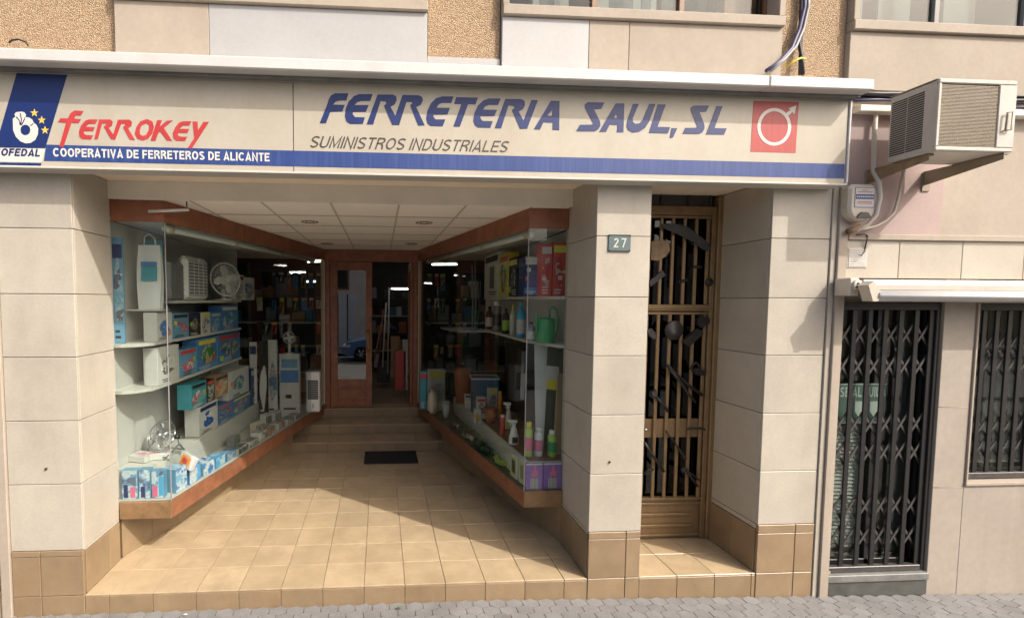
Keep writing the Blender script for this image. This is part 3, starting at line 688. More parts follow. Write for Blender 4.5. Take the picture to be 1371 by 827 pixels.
# dark frame + glazing behind each gate
def folding_gate(x0, x1, z0, z1, y, n, rowsz, label, half=.105):
    t = thing('folding_gate', label, 'gate', ((x0 + x1) / 2, y, z0))
    box('bottom_track', x0, x1, y - .025, y + .025, z0, z0 + .05, 'gate_grey', t, .004)
    box('top_track', x0, x1, y - .025, y + .025, z1 - .06, z1, 'gate_black', t, .003)
    s = (x1 - x0 - .03) / n
    for i in range(n + 1):
        c = x0 + .015 + i * s; wd = .026 if i in (0, n) else .021
        box('gate_bar', c - wd, c + wd, y - .007, y + .007, z0 + .051, z1 - .061, 'gate_black', t, .003)
    for i in range(n):
        a = x0 + .015 + i * s; b = a + s
        for zc in rowsz:
            for sg in (-1, 1):
                yy = y + (.0075 if sg > 0 else .0140); e = .004
                A = Vector((a + e, yy, zc - half * sg)); B = Vector((b - e, yy, zc + half * sg)); d = (B - A).normalized(); nn = Vector((d.z, 0, -d.x)) * .0095
                mk('lattice_strip', [A - nn, A + nn, B + nn, B - nn, A - nn + Vector((0, .006, 0)), A + nn + Vector((0, .006, 0)), B + nn + Vector((0, .006, 0)), B - nn + Vector((0, .006, 0))],
                   [(0, 1, 2, 3), (7, 6, 5, 4), (0, 4, 5, 1), (1, 5, 6, 2), (2, 6, 7, 3), (3, 7, 4, 0)], 'gate_grey', t)
    for zc in (rowsz[0] + .42, rowsz[-1] - .3):
        for i in range(n + 1):
            c = x0 + .015 + i * s
            lathe('rivet', [(.008, -.0075), (.005, -.012), (.0, -.0125)], 'gate_grey', t, loc=Vector((c, y, zc)) - ORG[t.name], n=8, axis='Y')
    return t
rz = [at(1190, v, Y=.05).z for v in (448, 489.6, 567, 605, 676, 717)]
G1 = folding_gate(3.960, 4.835, .131, 2.46, .042, 6, rz, 'tall dark folding scissor gate closed over the doorway above the grey stone sill')
box('jamb_channel', 4.838, 4.874, .02, .075, .131, 2.46, 'gate_black', G1, .004)
rz2 = [at(1330, v, Y=.08).z for v in (460, 489, 571, 597)]
G2 = folding_gate(5.215, 6.32, .925, 2.46, .075, 9, rz2, 'dark folding scissor gate over the window high above the pavement', .085)
box('lock_box', 5.19, 5.235, .03, .06, 1.90, 1.97, 'gate_black', G2, .004)
box('side_channel', 5.190, 5.214, .04, .11, .925, 2.46, 'gate_black', G2, .003)
wf = thing('window_frame', 'thin cream frame round the barred window of the neighbour', 'window frame', (5.75, 0, .89))
box('sill', 5.166, 6.349, -.018, .12, .888, .915, 'wall_cream', wf, .003)
box('jamb', 5.168, 5.187, -.014, .12, .916, 2.459, 'wall_cream', wf, .003)
box('pane', 5.19, 6.349, .20, .208, .916, 2.459, GD, wf, 0)
for i in range(9):
    box('blind_slat', 5.2 + i * .128, 5.2 + i * .128 + .108, .30 + .01 * (i % 2), .305 + .01 * (i % 2), .93, 2.4, 'blind_grey', wf, .001)
# glazed door behind the first gate
GDr = thing('glazed_door', 'dark glazed shop door with louvre blinds behind the tall folding gate', 'door', (4.4, .13, .13))
box('door_frame', 3.965, 3.995, .105, .155, .131, 2.46, 'gate_black', GDr, .003); box('door_frame', 4.40, 4.44, .105, .155, .131, 2.46, 'gate_black', GDr, .003)
box('door_frame', 4.84, 4.875, .105, .155, .131, 2.46, 'gate_black', GDr, .003); box('door_frame', 3.996, 4.839, .105, .155, .131, .20, 'gate_black', GDr, .003)
box('pane', 3.996, 4.399, .127, .133, .201, 2.46, GL, GDr, 0); box('pane', 4.441, 4.839, .127, .133, .201, 2.46, GD, GDr, 0)
for i in range(38):
    z = .28 + i * .034
    mk('blind_slat', [(4.0, .165, z), (4.40, .165, z), (4.40, .185, z + .032), (4.0, .185, z + .032), (4.0, .167, z - .0015), (4.40, .167, z - .0015), (4.40, .187, z + .0305), (4.0, .187, z + .0305)], [(0, 1, 2, 3), (7, 6, 5, 4), (0, 4, 5, 1), (1, 5, 6, 2), (2, 6, 7, 3), (3, 7, 4, 0)], 'blind_grey', GDr)
box('curtain', 4.70, 4.83, .20, .22, .2, 2.4, 'plastic_grey', GDr, .004)
# notice behind the gate
NT = thing('rental_notice', 'green and white letting notice hung behind the tall folding gate', 'notice', (4.2, .10, 1.62))
p0, p1 = at(1124, 513, Y=.10), at(1183, 566, Y=.10)
box('notice_sheet', p0.x, p1.x, .0965, .10, p1.z, p0.z, 'poster_green', NT, 0)
a, b = at(1119, 531, Y=.095), at(1190, 531, Y=.095)
text('lettering', 'SE ALQUILA', (p0.x + .005, 0.0962, at(1150, 531, Y=.095).z), (p1.x - p0.x) - .01, .085, (UX, UZ, NY), 'poster_pale', NT, bold=.17)
for x0_, x1_ in ((1145, 1158), (1165, 1179)):
    q0, q1 = at(x0_, 537, Y=.095), at(x1_, 550, Y=.095); xm = (q0.x + q1.x) / 2
    outline('arrow_patch', [[(q0.x, q0.z), (q1.x, q0.z), (q1.x, q1.z), (xm, q1.z - .07), (q0.x, q1.z)]], lambda x, z: Vector((x, .0945, z)), (0, .001, 0), 'poster_pale', NT)
box('border', p0.x, p1.x, .0945, .0964, p0.z - .012, p0.z - .004, 'poster_pale', NT, 0); box('border', p0.x, p1.x, .0945, .0964, p1.z + .004, p1.z + .010, 'poster_pale', NT, 0)

# ---- awning cassette
AW = thing('rolled_awning', 'white rolled-up awning cassette over the barred door and window', 'awning', (5, -.1, 2.48))
prf = [(.0, 2.650), (-.185, 2.643), (-.200, 2.600), (-.198, 2.562), (-.0, 2.562)]
def xprism(name, prof, x0, x1, m, parent, smooth=False):
    n = len(prof); V = [(x0, y, z) for y, z in prof] + [(x1, y, z) for y, z in prof]
    F = [tuple(range(n)), tuple(range(n, 2 * n))] + [(i, (i + 1) % n, n + (i + 1) % n, n + i) for i in range(n)]
    o = mk(name, V, F, m, parent)
    if smooth:
        for p in o.data.polygons: p.use_smooth = len(p.vertices) == 4
    return o
xprism('cassette', prf, 3.93, 7.2, 'awning_beige', AW)
rb = [(-.297, 2.520)] + [(-.225 - .074 * math.cos(t), 2.520 - .050 * math.sin(t)) for t in [i * math.pi / 10 for i in range(0, 11)]] + [(-.150, 2.556), (-.275, 2.557)]
xprism('front_bar', rb, 3.955, 7.2, 'awning_white', AW, True)
box('end_bracket', 3.845, 3.925, -.16, -.031, 2.515, 2.655, 'awning_beige', AW, .006)
lathe('pivot', [(.0, -.012), (.035, -.012), (.040, -.008), (.040, .03)], 'awning_beige', AW, loc=Vector((3.895, -.170, 2.600)) - ORG[AW.name], n=20, axis='Y')
for dz in (-.015, .012): lathe('screw', [(.0, -.004), (.009, -.004), (.009, .004)], 'iron_dull', AW, loc=Vector((3.885 + dz * .4, -.184, 2.60 + dz)) - ORG[AW.name], n=8, axis='Y')
prism_pts = [(3.865, 2.595), (3.91, 2.628), (3.975, 2.535), (3.952, 2.472), (3.91, 2.472)]
mk('arm_end', [(x, -.285, z) for x, z in prism_pts] + [(x, -.203, z) for x, z in prism_pts], [(0, 1, 2, 3, 4), (9, 8, 7, 6, 5)] + [(i, (i + 1) % 5, 5 + (i + 1) % 5, 5 + i) for i in range(5)], 'awning_beige', AW)

# ---- air conditioner
AC = thing('air_conditioner', 'boxy white air conditioner unit on rusty brackets above the electricity box', 'air conditioner', (4.36, -.35, 3.54))
ax0, ax1, ay0, ay1, az0, az1 = 4.065, 4.668, -.50, -.175, 3.545, 4.045
# carcass as a shell open at the front and side vents
box('casing', ax0 + .010, ax1, ay0 + .012, ay1, az0, az1, 'ac_white', AC, .008)
box('front_frame', ax0, ax1, ay0 - .006, ay0 + .011, az1 - .032, az1, 'ac_white', AC, .006)
box('front_frame', ax0, ax1, ay0 - .006, ay0 + .011, az0, az0 + .030, 'ac_white', AC, .006)
box('front_frame', ax0, ax0 + .024, ay0 - .006, ay0 + .011, az0 + .031, az1 - .033, 'ac_white', AC, .004)
box('front_frame', ax1 - .135, ax1, ay0 - .006, ay0 + .011, az0 + .031, az1 - .033, 'ac_white', AC, .004)
box('grille_back', ax0 + .024, ax1 - .135, ay0 + .0085, ay0 + .0115, az0 + .030, az1 - .032, 'grille_dark', AC, 0)
V = []; F = []
def addbox(V, F, a, b, c, d, e, f):
    n = len(V); V += [(x, y, z) for x in (a, b) for y in (c, d) for z in (e, f)]
    F += [tuple(n + i for i in q) for q in ((0, 1, 3, 2), (4, 6, 7, 5), (0, 4, 5, 1), (2, 3, 7, 6), (0, 2, 6, 4), (1, 5, 7, 3))]
nf = 44
for i in range(nf):
    z = az0 + .034 + i * (az1 - az0 - .072) / nf
    addbox(V, F, ax0 + .024, ax1 - .135, ay0 + .001, ay0 + .0075, z, z + .0052)
for i in range(26):
    x = ax0 + .030 + i * (.44 / 26); addbox(V, F, x, x + .0035, ay0 + .0045, ay0 + .0082, az0 + .031, az1 - .033)
tag(mk('front_grille', V, F, 'ac_dirty', AC), kind='stuff')
V = []; F = []
for i in range(25):
    z = az0 + .045 + i * .0165
    for ya, yb in ((ay1 - .018 - .105, ay1 - .018), (ay1 - .235, ay1 - .130)):
        addbox(V, F, ax0 + .0065, ax0 + .0098, ya, yb, z, z + .0085)
tag(mk('side_vent', V, F, 'dark', AC), kind='stuff')
box('side_plate', ax0 + .0055, ax0 + .0098, ay0 + .012, ay0 + .085, az0 + .01, az1 - .01, 'ac_white', AC, .001)
box('top_seam', ax0 + .004, ax1, ay0 + .013, ay1, az1 + .0005, az1 + .006, 'ac_dirty', AC, .002)
tube('handle', [(ax1 - .095, ay0 - .008, az0 + .145), (ax1 - .095, ay0 - .022, az0 + .15), (ax1 - .088, ay0 - .022, az0 + .27), (ax1 - .045, ay0 - .022, az0 + .275), (ax1 - .05, ay0 - .022, az0 + .15), (ax1 - .095, ay0 - .02, az0 + .147)], .0055, 'ac_dirty', AC, 6)
for bx in (4.10, 4.60):
    mm = 'rust' if bx < 4.3 else 'ac_dirty'; ye = -.505 if bx > 4.3 else -.44
    br = box('bracket', bx, bx + .045, ye, -.002, 3.530, 3.5405, mm, AC, .002)
    mk('gusset', [(bx + d_, y, z) for d_ in (.0, .006) for y, z in ((ye, 3.529), (-.002, 3.529), (-.002, 3.425), (-.05, 3.43), (ye, 3.497))], [(0, 1, 2, 3, 4), (9, 8, 7, 6, 5)] + [(i, (i + 1) % 5, 5 + (i + 1) % 5, 5 + i) for i in range(5)], mm, br)
    box('bracket_plate', bx - .012, bx + .057, -.010, -.0005, 3.38, 3.529, 'ac_dirty', br, .002)
    lathe('bolt', [(.0, -.010), (.014, -.010), (.014, .006)], 'iron', br, loc=Vector((bx + .026, ye + .06, 3.525)) - ORG[br.name], n=6, axis='Z')
# ---- electricity box
EB = thing('electricity_box', 'rounded grey meter box with blue and red sticker under the air conditioner', 'meter box', (3.975, -.08, 3.1))
pr = []
bx0, bx1, bz0, bz1 = 3.862, 4.092, 3.10, 3.405
for i in range(9): t = math.pi + i * math.pi / 8; pr.append(((bx0 + bx1) / 2 + (bx1 - bx0) / 2 * math.cos(t), bz0 + .115 + .105 * math.sin(t)))
pr += [(bx1, bz1 - .03), (bx1 - .03, bz1), (bx0 + .03, bz1), (bx0, bz1 - .03)]
n_ = len(pr); cx_, cz_ = sum(p[0] for p in pr) / n_, sum(p[1] for p in pr) / n_
V = [(x, -.032, z) for x, z in pr] + [(x, -.085, z) for x, z in pr] + [(cx_ + (x - cx_) * .86, -.105, cz_ + (z - cz_) * .90) for x, z in pr]
F = [tuple(range(n_)), tuple(range(2 * n_, 3 * n_))] + [(k * n_ + i, k * n_ + (i + 1) % n_, (k + 1) * n_ + (i + 1) % n_, (k + 1) * n_ + i) for k in (0, 1) for i in range(n_)]
mk('case', V, F, 'awning_beige', EB)
sx0, sx1 = 3.905, 4.066
stk = box('sticker', sx0, sx1, -.1068, -.1055, 3.222, 3.372, 'card_white', EB, 0)
box('sticker_edge', sx0 - .005, sx1 + .005, -.1062, -.1052, 3.217, 3.377, 'sign_navy', EB, 0)
box('sticker_band', sx0 + .004, sx1 - .004, -.1078, -.1069, 3.284, 3.322, 'sign_blue', stk, 0)
for i in range(9): box('sticker_letter', sx0 + .012 + i * .016, sx0 + .022 + i * .016, -.1084, -.1079, 3.297, 3.309, 'card_white', stk, 0)
for zz in (3.338, 3.352, 3.248, 3.261): box('sticker_line', sx0 + .02 + (.03 if zz > 3.345 else 0), sx1 - .02 - (.04 if zz > 3.345 else 0), -.1078, -.1069, zz, zz + .005, 'sign_red', stk, 0)
mk('clasp', [(x, y, z) for y in (-.106, -.118) for x, z in ((3.92, 3.135), (4.04, 3.135), (4.02, 3.168), (4.005, 3.180), (3.955, 3.180), (3.94, 3.165))], [(0, 1, 2, 3, 4, 5), (11, 10, 9, 8, 7, 6)] + [(i, (i + 1) % 6, 6 + (i + 1) % 6, 6 + i) for i in range(6)], 'plastic_black', EB)
tube('conduit', [(4.12, -.03, 3.97), (4.118, -.03, 3.75), (4.105, -.05, 3.52), (4.098, -.105, 3.42), (4.105, -.115, 3.30), (4.085, -.11, 3.16), (4.03, -.10, 3.085), (3.97, -.08, 3.045), (3.93, -.05, 3.035)], .016, 'awning_beige', EB, 10)
tube('gland', [(3.99, -.08, 3.07), (3.94, -.06, 3.04), (3.915, -.05, 3.032)], .027, 'rust', EB, 8)
tag(tube('drain_hose', [(4.36, -.06, 3.55), (4.352, -.05, 3.42), (4.355, -.03, 3.30), (4.33, -.03, 3.20), (4.26, -.03, 3.13), (4.17, -.035, 3.085), (4.06, -.06, 3.06), (3.98, -.09, 3.048)], .010, 'awning_beige'), 'thin pale hose sagging from the air conditioner to the electricity box', 'hose')
tag(tube('wire_loop', [(3.99, -.05, 3.01), (4.06, -.055, 3.016), (4.10, -.04, 3.005), (4.108, -.025, 2.95), (4.10, -.02, 2.88), (4.075, -.02, 2.845), (4.05, -.018, 2.855)], .005, 'cable_black'), 'thin dark wire looping down over the ledge beside the vent grille', 'wire')
VG = thing('vent_grille', 'small square white louvred vent in the slab above the awning end', 'vent', (4.045, -.02, 2.75))
box('frame', 3.955, 4.135, -.0185, -.0125, 2.748, 2.912, 'awning_beige', VG, .002)
for i in range(9): box('slat', 3.967, 4.123, -.0235, -.019, 2.760 + i * .0162, 2.770 + i * .0162, 'white_paint', VG, .001)
for px, py in ((1060, 262), ):
    pass
# cable bundle in the recess, going behind the sign
cl_ = ('thick black cable lowest but one in the facade recess', 'grey cable near the top of the facade recess', 'black cable topmost in the facade recess', 'thin blue cable lowest in the facade recess', 'black cable in the middle of the recess bundle')
for i, (r, mm, dz) in enumerate(((.016, 'cable_black', .055), (.013, 'cable_grey', .085), (.015, 'cable_black', .10), (.012, 'cable_blue', .035), (.014, 'cable_black', .072))):
    P = [(3.80 + .1 * i * 0 + k * .30, -.055 - .012 * (i % 3) + .012 * math.sin(k * 1.3 + i), 4.038 + dz * .9 + .012 * math.sin(k * .9 + i * 2)) for k in range(0, 16)]
    tag(tube('facade_cable', P, r, mm, None, 7), cl_[i], 'cable', 'cables running along the facade recess')
# cables coming down the pebble-dash pier
def cab(pts, r, m_, lab):
    P = [at(px, py, Y=y) for px, py, y in pts]; tag(tube('cable', P, r, m_, None, 7), lab, 'cable', 'cables on the pebble-dash pier')
cab([(1078, -30, -.03), (1077, 10, -.03), (1070, 40, -.035), (1060, 65, -.06), (1045, 82, -.09), (1026, 95, -.13)], .014, 'cable_blue', 'thick violet cable sweeping from the pebble-dash pier onto the canopy')
cab([(1083, -30, -.03), (1082, 10, -.03), (1076, 38, -.035), (1066, 62, -.06), (1050, 80, -.09), (1032, 95, -.13)], .011, 'cable_grey', 'grey cable curving beside the violet one onto the canopy')
cab([(1074, -30, -.02), (1072, 30, -.02), (1070, 60, -.025), (1074, 80, -.04), (1075, 100, -.06)], .013, 'cable_black', 'black cable dropping straight down the pebble-dash pier')
cab([(1080, -30, -.018), (1074, 40, -.018), (1072, 62, -.02), (1071, 100, -.05)], .012, 'cable_black', 'second black cable close against the pebble-dash pier')
tag(tube('cable_tie', [at(1052, 90, Y=-.03), at(1062, 83, Y=-.05), at(1072, 78, Y=-.06), at(1078, 79, Y=-.03)], .007, 'plastic_yellow'), 'short yellow strap tying the black cables to the pier', 'strap')
tag(tube('wire_loop', [at(12, 58, Y=-.1), at(16, 54, Y=-.1), at(25, 53, Y=-.1), at(35, 57, Y=-.1), at(38, 62, Y=-.1)], .006, 'cable_black'), 'small black wire loop on top of the canopy near the corner', 'wire')
# house number
HN = thing('house_number', 'small grey enamel plate with the number 27 on the pilaster', 'number plate', (2.03, -.006, 2.925))
box('plate', 1.94, 2.124, -.010, -.0015, 2.857, 2.992, 'number_grey', HN, .003)
for a_ in ((1.94, 2.124, 2.983, 2.990), (1.94, 2.124, 2.859, 2.866)): box('rim', a_[0] + .004, a_[1] - .004, -.0125, -.0105, a_[2], a_[3], 'iron_dull', HN, 0)
text('lettering', '27', (1.983, -.0105, 2.890), .098, .072, (UX, UZ, NY), 'card_white', HN, bold=.14, gap=.35)
for x, z in ((1.949, 2.983), (2.115, 2.983), (1.949, 2.866), (2.115, 2.866)): lathe('screw', [(.0, -.004), (.004, -.004), (.004, .002)], 'iron', HN, loc=Vector((x, -.0125, z)) - ORG[HN.name], n=8, axis='Y')
for px, py in ((62, 627), (816, 618)):
    q = at(px, py, Y=0); o = lathe('bolt', [(.0, -.012), (.006, -.012), (.010, -.004), (.010, .002)], 'iron', None, loc=(0, 0, 0), n=8, axis='Y'); o.location = q; tag(o, 'small dark bolt in the slab of the ' + ('far-end' if px < 100 else 'numbered') + ' pilaster', 'bolt')

# ================================================================ SMALL BARRED DOOR WITH TOOL ORNAMENTS
BD = thing('barred_door', 'bronze barred door with welded tool ornaments in the niche by the number plate', 'door', (2.9, .62, .165))
dx0, dx1 = 2.40, 3.345
box('frame', 3.268, 3.336, .555, .655, .175, 3.44, 'bronze', BD, .006)
box('leaf_stile', 3.222, 3.264, .575, .64, .176, 3.345, 'bronze', BD, .004)
box('frame', dx0, dx0 + .05, .56, .655, .175, 3.44, 'bronze', BD, .004)
box('top_rail', dx0 + .051, 3.221, .575, .64, 3.262, 3.345, 'bronze', BD, .004)
box('transom_pane', dx0 + .051, 3.221, .60, .61, 3.346, 3.449, 'iron_dull', BD, 0)
for x in (2.72, 2.98, 3.2): box('transom_bar', x, x + .02, .585, .598, 3.347, 3.448, 'dark', BD, .002)
box('middle_rail', dx0 + .051, 3.221, .570, .64, 2.372, 2.432, 'bronze', BD, .006)
box('rail_bead', dx0 + .051, 3.221, .560, .5695, 2.392, 2.412, 'bronze', BD, .003)
box('plate_band', dx0 + .051, 3.221, .605, .625, 1.16, 1.34, 'bronze', BD, .003)
box('back_pane', dx0 + .02, dx1 - .06, .660, .668, .175, 3.35, GB, BD, 0)
for z in (3.235, .555): box('cross_rail', dx0 + .051, 3.221, .578, .63, z, z + .022, 'bronze', BD, .003)
box('cross_rail', dx0 + .051, 3.221, .578, .63, 2.338, 2.362, 'bronze', BD, .003)
for k in range(7):
    x = 2.497 + k * .1135
    box('bar', x, x + .030, .582, .602, 2.433, 3.234, 'bronze', BD, .004)
    box('bar', x, x + .030, .582, .602, .578, 2.337, 'bronze', BD, .004)
kp = box('kick_panel', dx0 + .051, 3.221, .60, .635, .176, .553, 'bronze', BD, .004)
for z in (.505, .195): box('panel_bead', dx0 + .07, dx1 - .07, .582, .5995, z, z + .022, 'bronze', kp, .005)
box('panel_bead', dx1 - .092, dx1 - .07, .582, .5995, .218, .504, 'bronze', kp, .005)
for z in (.395, .285): box('louvre', dx0 + .10, 3.13, .578, .5995, z, z + .03, 'bronze', kp, .006)
def orn(name, pts, m_='iron', y=.562, th=.018, tilt=None):
    P = [at(px, py, Y=y) for px, py in pts]; d = Vector((0, th, 0)); n = len(P)
    return mk(name, P + [p + d for p in P], [tuple(range(n)), tuple(range(n, 2 * n))] + [(i, (i + 1) % n, n + (i + 1) % n, n + i) for i in range(n)], m_, BD)
def rod(name, pts, r, m_='iron', y=.566):
    return tube(name, [at(px, py, Y=y) for px, py in pts], r, m_, BD, 8)
zz = lambda a, b: (850 + a / 3.592, 250 + b / 3.592)
orn('saw_ornament', [zz(125, 178), zz(190, 176), zz(250, 190), zz(345, 262), zz(362, 275), zz(350, 312), zz(325, 300), zz(275, 262), zz(215, 232), zz(140, 200)], 'iron_dull', .545, .006)
orn('spade_ornament', [zz(80, 262), zz(140, 255), zz(165, 275), zz(170, 305), zz(150, 335), zz(115, 355), zz(78, 352)], 'rust', .55, .008)
orn('plane_ornament', [zz(70, 455), zz(135, 402), zz(148, 425), zz(75, 480)], 'iron_dull', .55, .03)
rod('file_ornament', [zz(215, 455), zz(250, 448)], .014); rod('file_ornament', [zz(280, 385), zz(320, 386)], .013)
q = at(*zz(358, 458), Y=.56); lathe('ring_ornament', [(.0, -.01), (.035, -.01), (.04, 0), (.035, .01), (.0, .01)], 'iron', BD, loc=q - ORG[BD.name], n=16, axis='Y')
q = at(*zz(188, 690), Y=.555); lathe('disc_ornament', [(.0, -.012), (.085, -.010), (.092, 0), (.085, .01), (.0, .01)], 'iron', BD, loc=q - ORG[BD.name], n=28, axis='Y')
orn('hammer_head_ornament', [zz(302, 640), zz(318, 612), zz(335, 622), zz(362, 632), zz(360, 655), zz(325, 680), zz(305, 668)], 'iron', .55, .04)
orn('mallet_ornament', [zz(232, 745), zz(300, 682), zz(326, 692), zz(330, 708), zz(262, 768)], 'iron', .548, .03)
orn('nut_ornament', [zz(62, 690), zz(80, 680), zz(100, 702), zz(108, 722), zz(95, 735), zz(70, 715)], 'iron_dull', .55, .03)
z2 = lambda a, b: (850 + a / 4.592, 400 + b / 4.592)
rod('pincer_ornament', [z2(200, 405), z2(235, 445), z2(330, 530), z2(415, 592)], .014); rod('pincer_ornament', [z2(215, 435), z2(280, 510), z2(330, 585), z2(372, 636)], .012, y=.55)
orn('padlock_ornament', [z2(360, 440), z2(385, 425), z2(420, 435), z2(440, 450), z2(432, 470), z2(380, 468)], 'iron', .55, .03); rod('padlock_shackle', [z2(342, 435), z2(355, 405), z2(375, 390), z2(392, 405), z2(395, 430)], .011)
orn('adze_head_ornament', [z2(105, 575), z2(135, 560), z2(140, 595), z2(112, 605)], 'iron_dull', .55, .03); rod('adze_handle_ornament', [z2(130, 600), z2(170, 645), z2(205, 690)], .014)
z3 = lambda a, b: (850 + a / 4.867, 560 + b / 4.867)
rod('door_handle', [z3(342, 70), z3(358, 64), z3(435, 64), z3(455, 72)], .012, y=.535)
rod('knife_ornament', [z3(203, 82), z3(265, 165)], .010, y=.55); orn('blade_ornament', [z3(262, 160), z3(280, 175), z3(342, 262), z3(325, 268), z3(290, 215)], 'iron', .55, .01)
rod('chisel_ornament', [z3(62, 155), z3(105, 225), z3(150, 285), z3(190, 345)], .013, y=.55)
rod('wrench_ornament', [z3(335, 330), z3(372, 390), z3(410, 440)], .012, y=.55); orn('wrench_head_ornament', [z3(305, 330), z3(325, 315), z3(345, 330), z3(340, 350), z3(318, 352)], 'iron_dull', .55, .02)
rod('scissor_ornament', [z3(345, 345), z3(390, 375), z3(418, 402)], .008, y=.56); rod('spanner_ornament', [z3(62, 362), z3(90, 335), z3(120, 330)], .012, y=.55)
rod('latch', [z3(62, 70), z3(85, 72)], .012, 'chrome', y=.56)
box('niche_back', 2.29, 3.345, .70, .72, .17, 3.45, 'dark_room', SB, 0)

# ================================================================ DISPLAY CASES
DL = Vector((-.80, 4.33)); DR = Vector((.76, 4.33))
def case(side):
    L = side < 0
    A = Vector((-2.158, .50)) if L else Vector((1.843, .555)); Bc = Vector((-1.715, .50)) if L else Vector((1.475, .555)); C = DL if L else DR
    t = thing('display_case', 'glazed display case with wooden base ' + ('full of fans and boxed summer goods' if L else 'full of garden and cleaning goods'), 'display case', (A.x, A.y, .5))
    sg = -1 if L else 1
    zb0, zb1, zt0, zt1 = .525, .678, 3.118, 3.297
    def strip(nm, P, Q, z0, z1, th, m_):
        return wallstrip(nm, P, Q, z0, z1, th * (1 if not L else -1) * -1, m_, t)
    # wooden base and fascia: front return and long slanting side
    d = (C - Bc).normalized()
    box('base_board', min(A.x, Bc.x), max(A.x, Bc.x), A.y, A.y + .03, zb0, zb1, 'wood_base', t, .003)
    box('fascia', min(A.x, Bc.x), max(A.x, Bc.x), A.y, A.y + .03, zt0, zt1, 'wood', t, .003)
    nseg = 3; off = d * .004; nrm = Vector((-d.y, d.x)) * (.03 if L else -.03)
    for i in range(nseg):
        P = Bc + (C - Bc) * (i / nseg) + off; Q = Bc + (C - Bc) * ((i + 1) / nseg) - off * .3
        if i == 0: P = P + d * .002
        q4 = [tuple(P), tuple(Q), tuple(Q + nrm), tuple(P + nrm + d * .001)]
        prism('base_board', q4, zb0, zb1, 'wood_side', t); prism('fascia', q4, zt0, zt1, 'wood', t)
    # tiled plinth under the case
    P0 = Vector((A.x, A.y + .03)) if L else Vector((A.x, A.y + .03)); P1 = C + Vector((-.05 if L else .05, 0)); dd = (P1 - P0); npl = 12; nn = Vector((-dd.y, dd.x)).normalized() * (.03 if L else -.03)
    for i in range(npl):
        a_ = P0 + dd * (i / npl) + dd.normalized() * .002; b_ = P0 + dd * ((i + 1) / npl) - dd.normalized() * .002
        if a_.y > 3.3: continue
        prism('plinth_tile', [tuple(a_), tuple(b_), tuple(b_ + nn), tuple(a_ + nn)], FZ + .001, zb0 - .001, 'base_tile', t)
    # deck, ceiling, back
    back = -2.215 if L else 1.93
    e = .034
    deck = [(A.x + e * sg, A.y + .031), (Bc.x + .02 * sg, A.y + .031), (C.x + .035 * sg, C.y - .01), (back + (-.9 if L else 1.0), C.y - .01), (back + (-.9 if L else 1.0), 3.02), (back, 3.02)]
    prism('deck', deck, .60, .684, 'shelf_white' if L else 'plastic_dkgreen', t)
    prism('case_ceiling', deck, 3.135, 3.16, 'shelf_white', t)
    bx = (back - .03, back) if L else (back, back + .03)
    if L: box('side_wall', bx[0], bx[1], A.y + .02, 3.0, .685, 3.134, 'case_wall', t, 0)
    else:
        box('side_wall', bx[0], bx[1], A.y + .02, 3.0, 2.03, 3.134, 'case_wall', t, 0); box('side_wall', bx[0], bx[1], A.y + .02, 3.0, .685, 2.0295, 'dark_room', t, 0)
    ex = (back - .05, -1.86) if L else (1.64, back + .05)
    box('end_panel', ex[0], ex[1], 3.0 + .001, 3.02, .70 if L else 2.03, 3.134, 'shelf_white', t, .002)
    # glass
    pane = box('glass_pane', min(A.x, Bc.x), max(A.x, Bc.x) , A.y + .010, A.y + .018, zb1 + .001, zt0 - .001, GL, t, 0)
    g0 = Bc + d * .012; g1 = C - d * .03; gn = nrm * .27
    for i in range(2):
        P = g0 + (g1 - g0) * (i / 2) + d * .002; Q = g0 + (g1 - g0) * ((i + 1) / 2) - d * .002
        prism('glass_pane', [tuple(P + nrm * .3), tuple(Q + nrm * .3), tuple(Q + nrm * .3 + gn), tuple(P + nrm * .3 + gn)], zb1 + .001, zt0 - .001, GL, t)
    box('glass_edge', Bc.x - .004, Bc.x + .004, A.y + .006, A.y + .014, zb1 + .001, zt0 - .001, 'cable_grey', t, .001)
    # lamp batten along the top of the glass
    q0 = Bc + d * .12 + nrm * 3.2; q1 = Bc + (C - Bc) * .93 + nrm * 3.2
    lb = tube('lamp_batten', [(q0.x, q0.y, 3.085), (q1.x, q1.y, 3.085)], .028, 'plastic_white', t, 10)
    for f in (.02, .33, .66, .97):
        c_ = q0 + (q1 - q0) * f; lathe('lamp_cap', [(.0, -.04), (.036, -.04), (.038, -.03), (.038, .03), (.036, .04), (.0, .04)], 'plastic_cream', lb, loc=Vector((c_.x, c_.y, 3.083)) - ORG[lb.name], n=14, axis='Y')
    return t
CL = case(-1); CR = case(1)
box('end_post', -.872, -.806, 4.30, 4.328, .69, 3.117, 'plastic_cream', CL, .003); box('end_post', .768, .822, 4.30, 4.328, .69, 3.117, 'plastic_cream', CR, .003)
wr = thing('white_rod', 'short white rod under the lintel in front of the wooden fascia', 'rod', at(225, 282, Y=.44))
tube('rod', [at(199, 283, Y=.44), at(253, 281, Y=.44)], .012, 'white_paint', wr, 8); tube('bracket', [at(250, 281, Y=.44), at(250, 270, Y=.46)], .006, 'iron_dull', wr, 6)
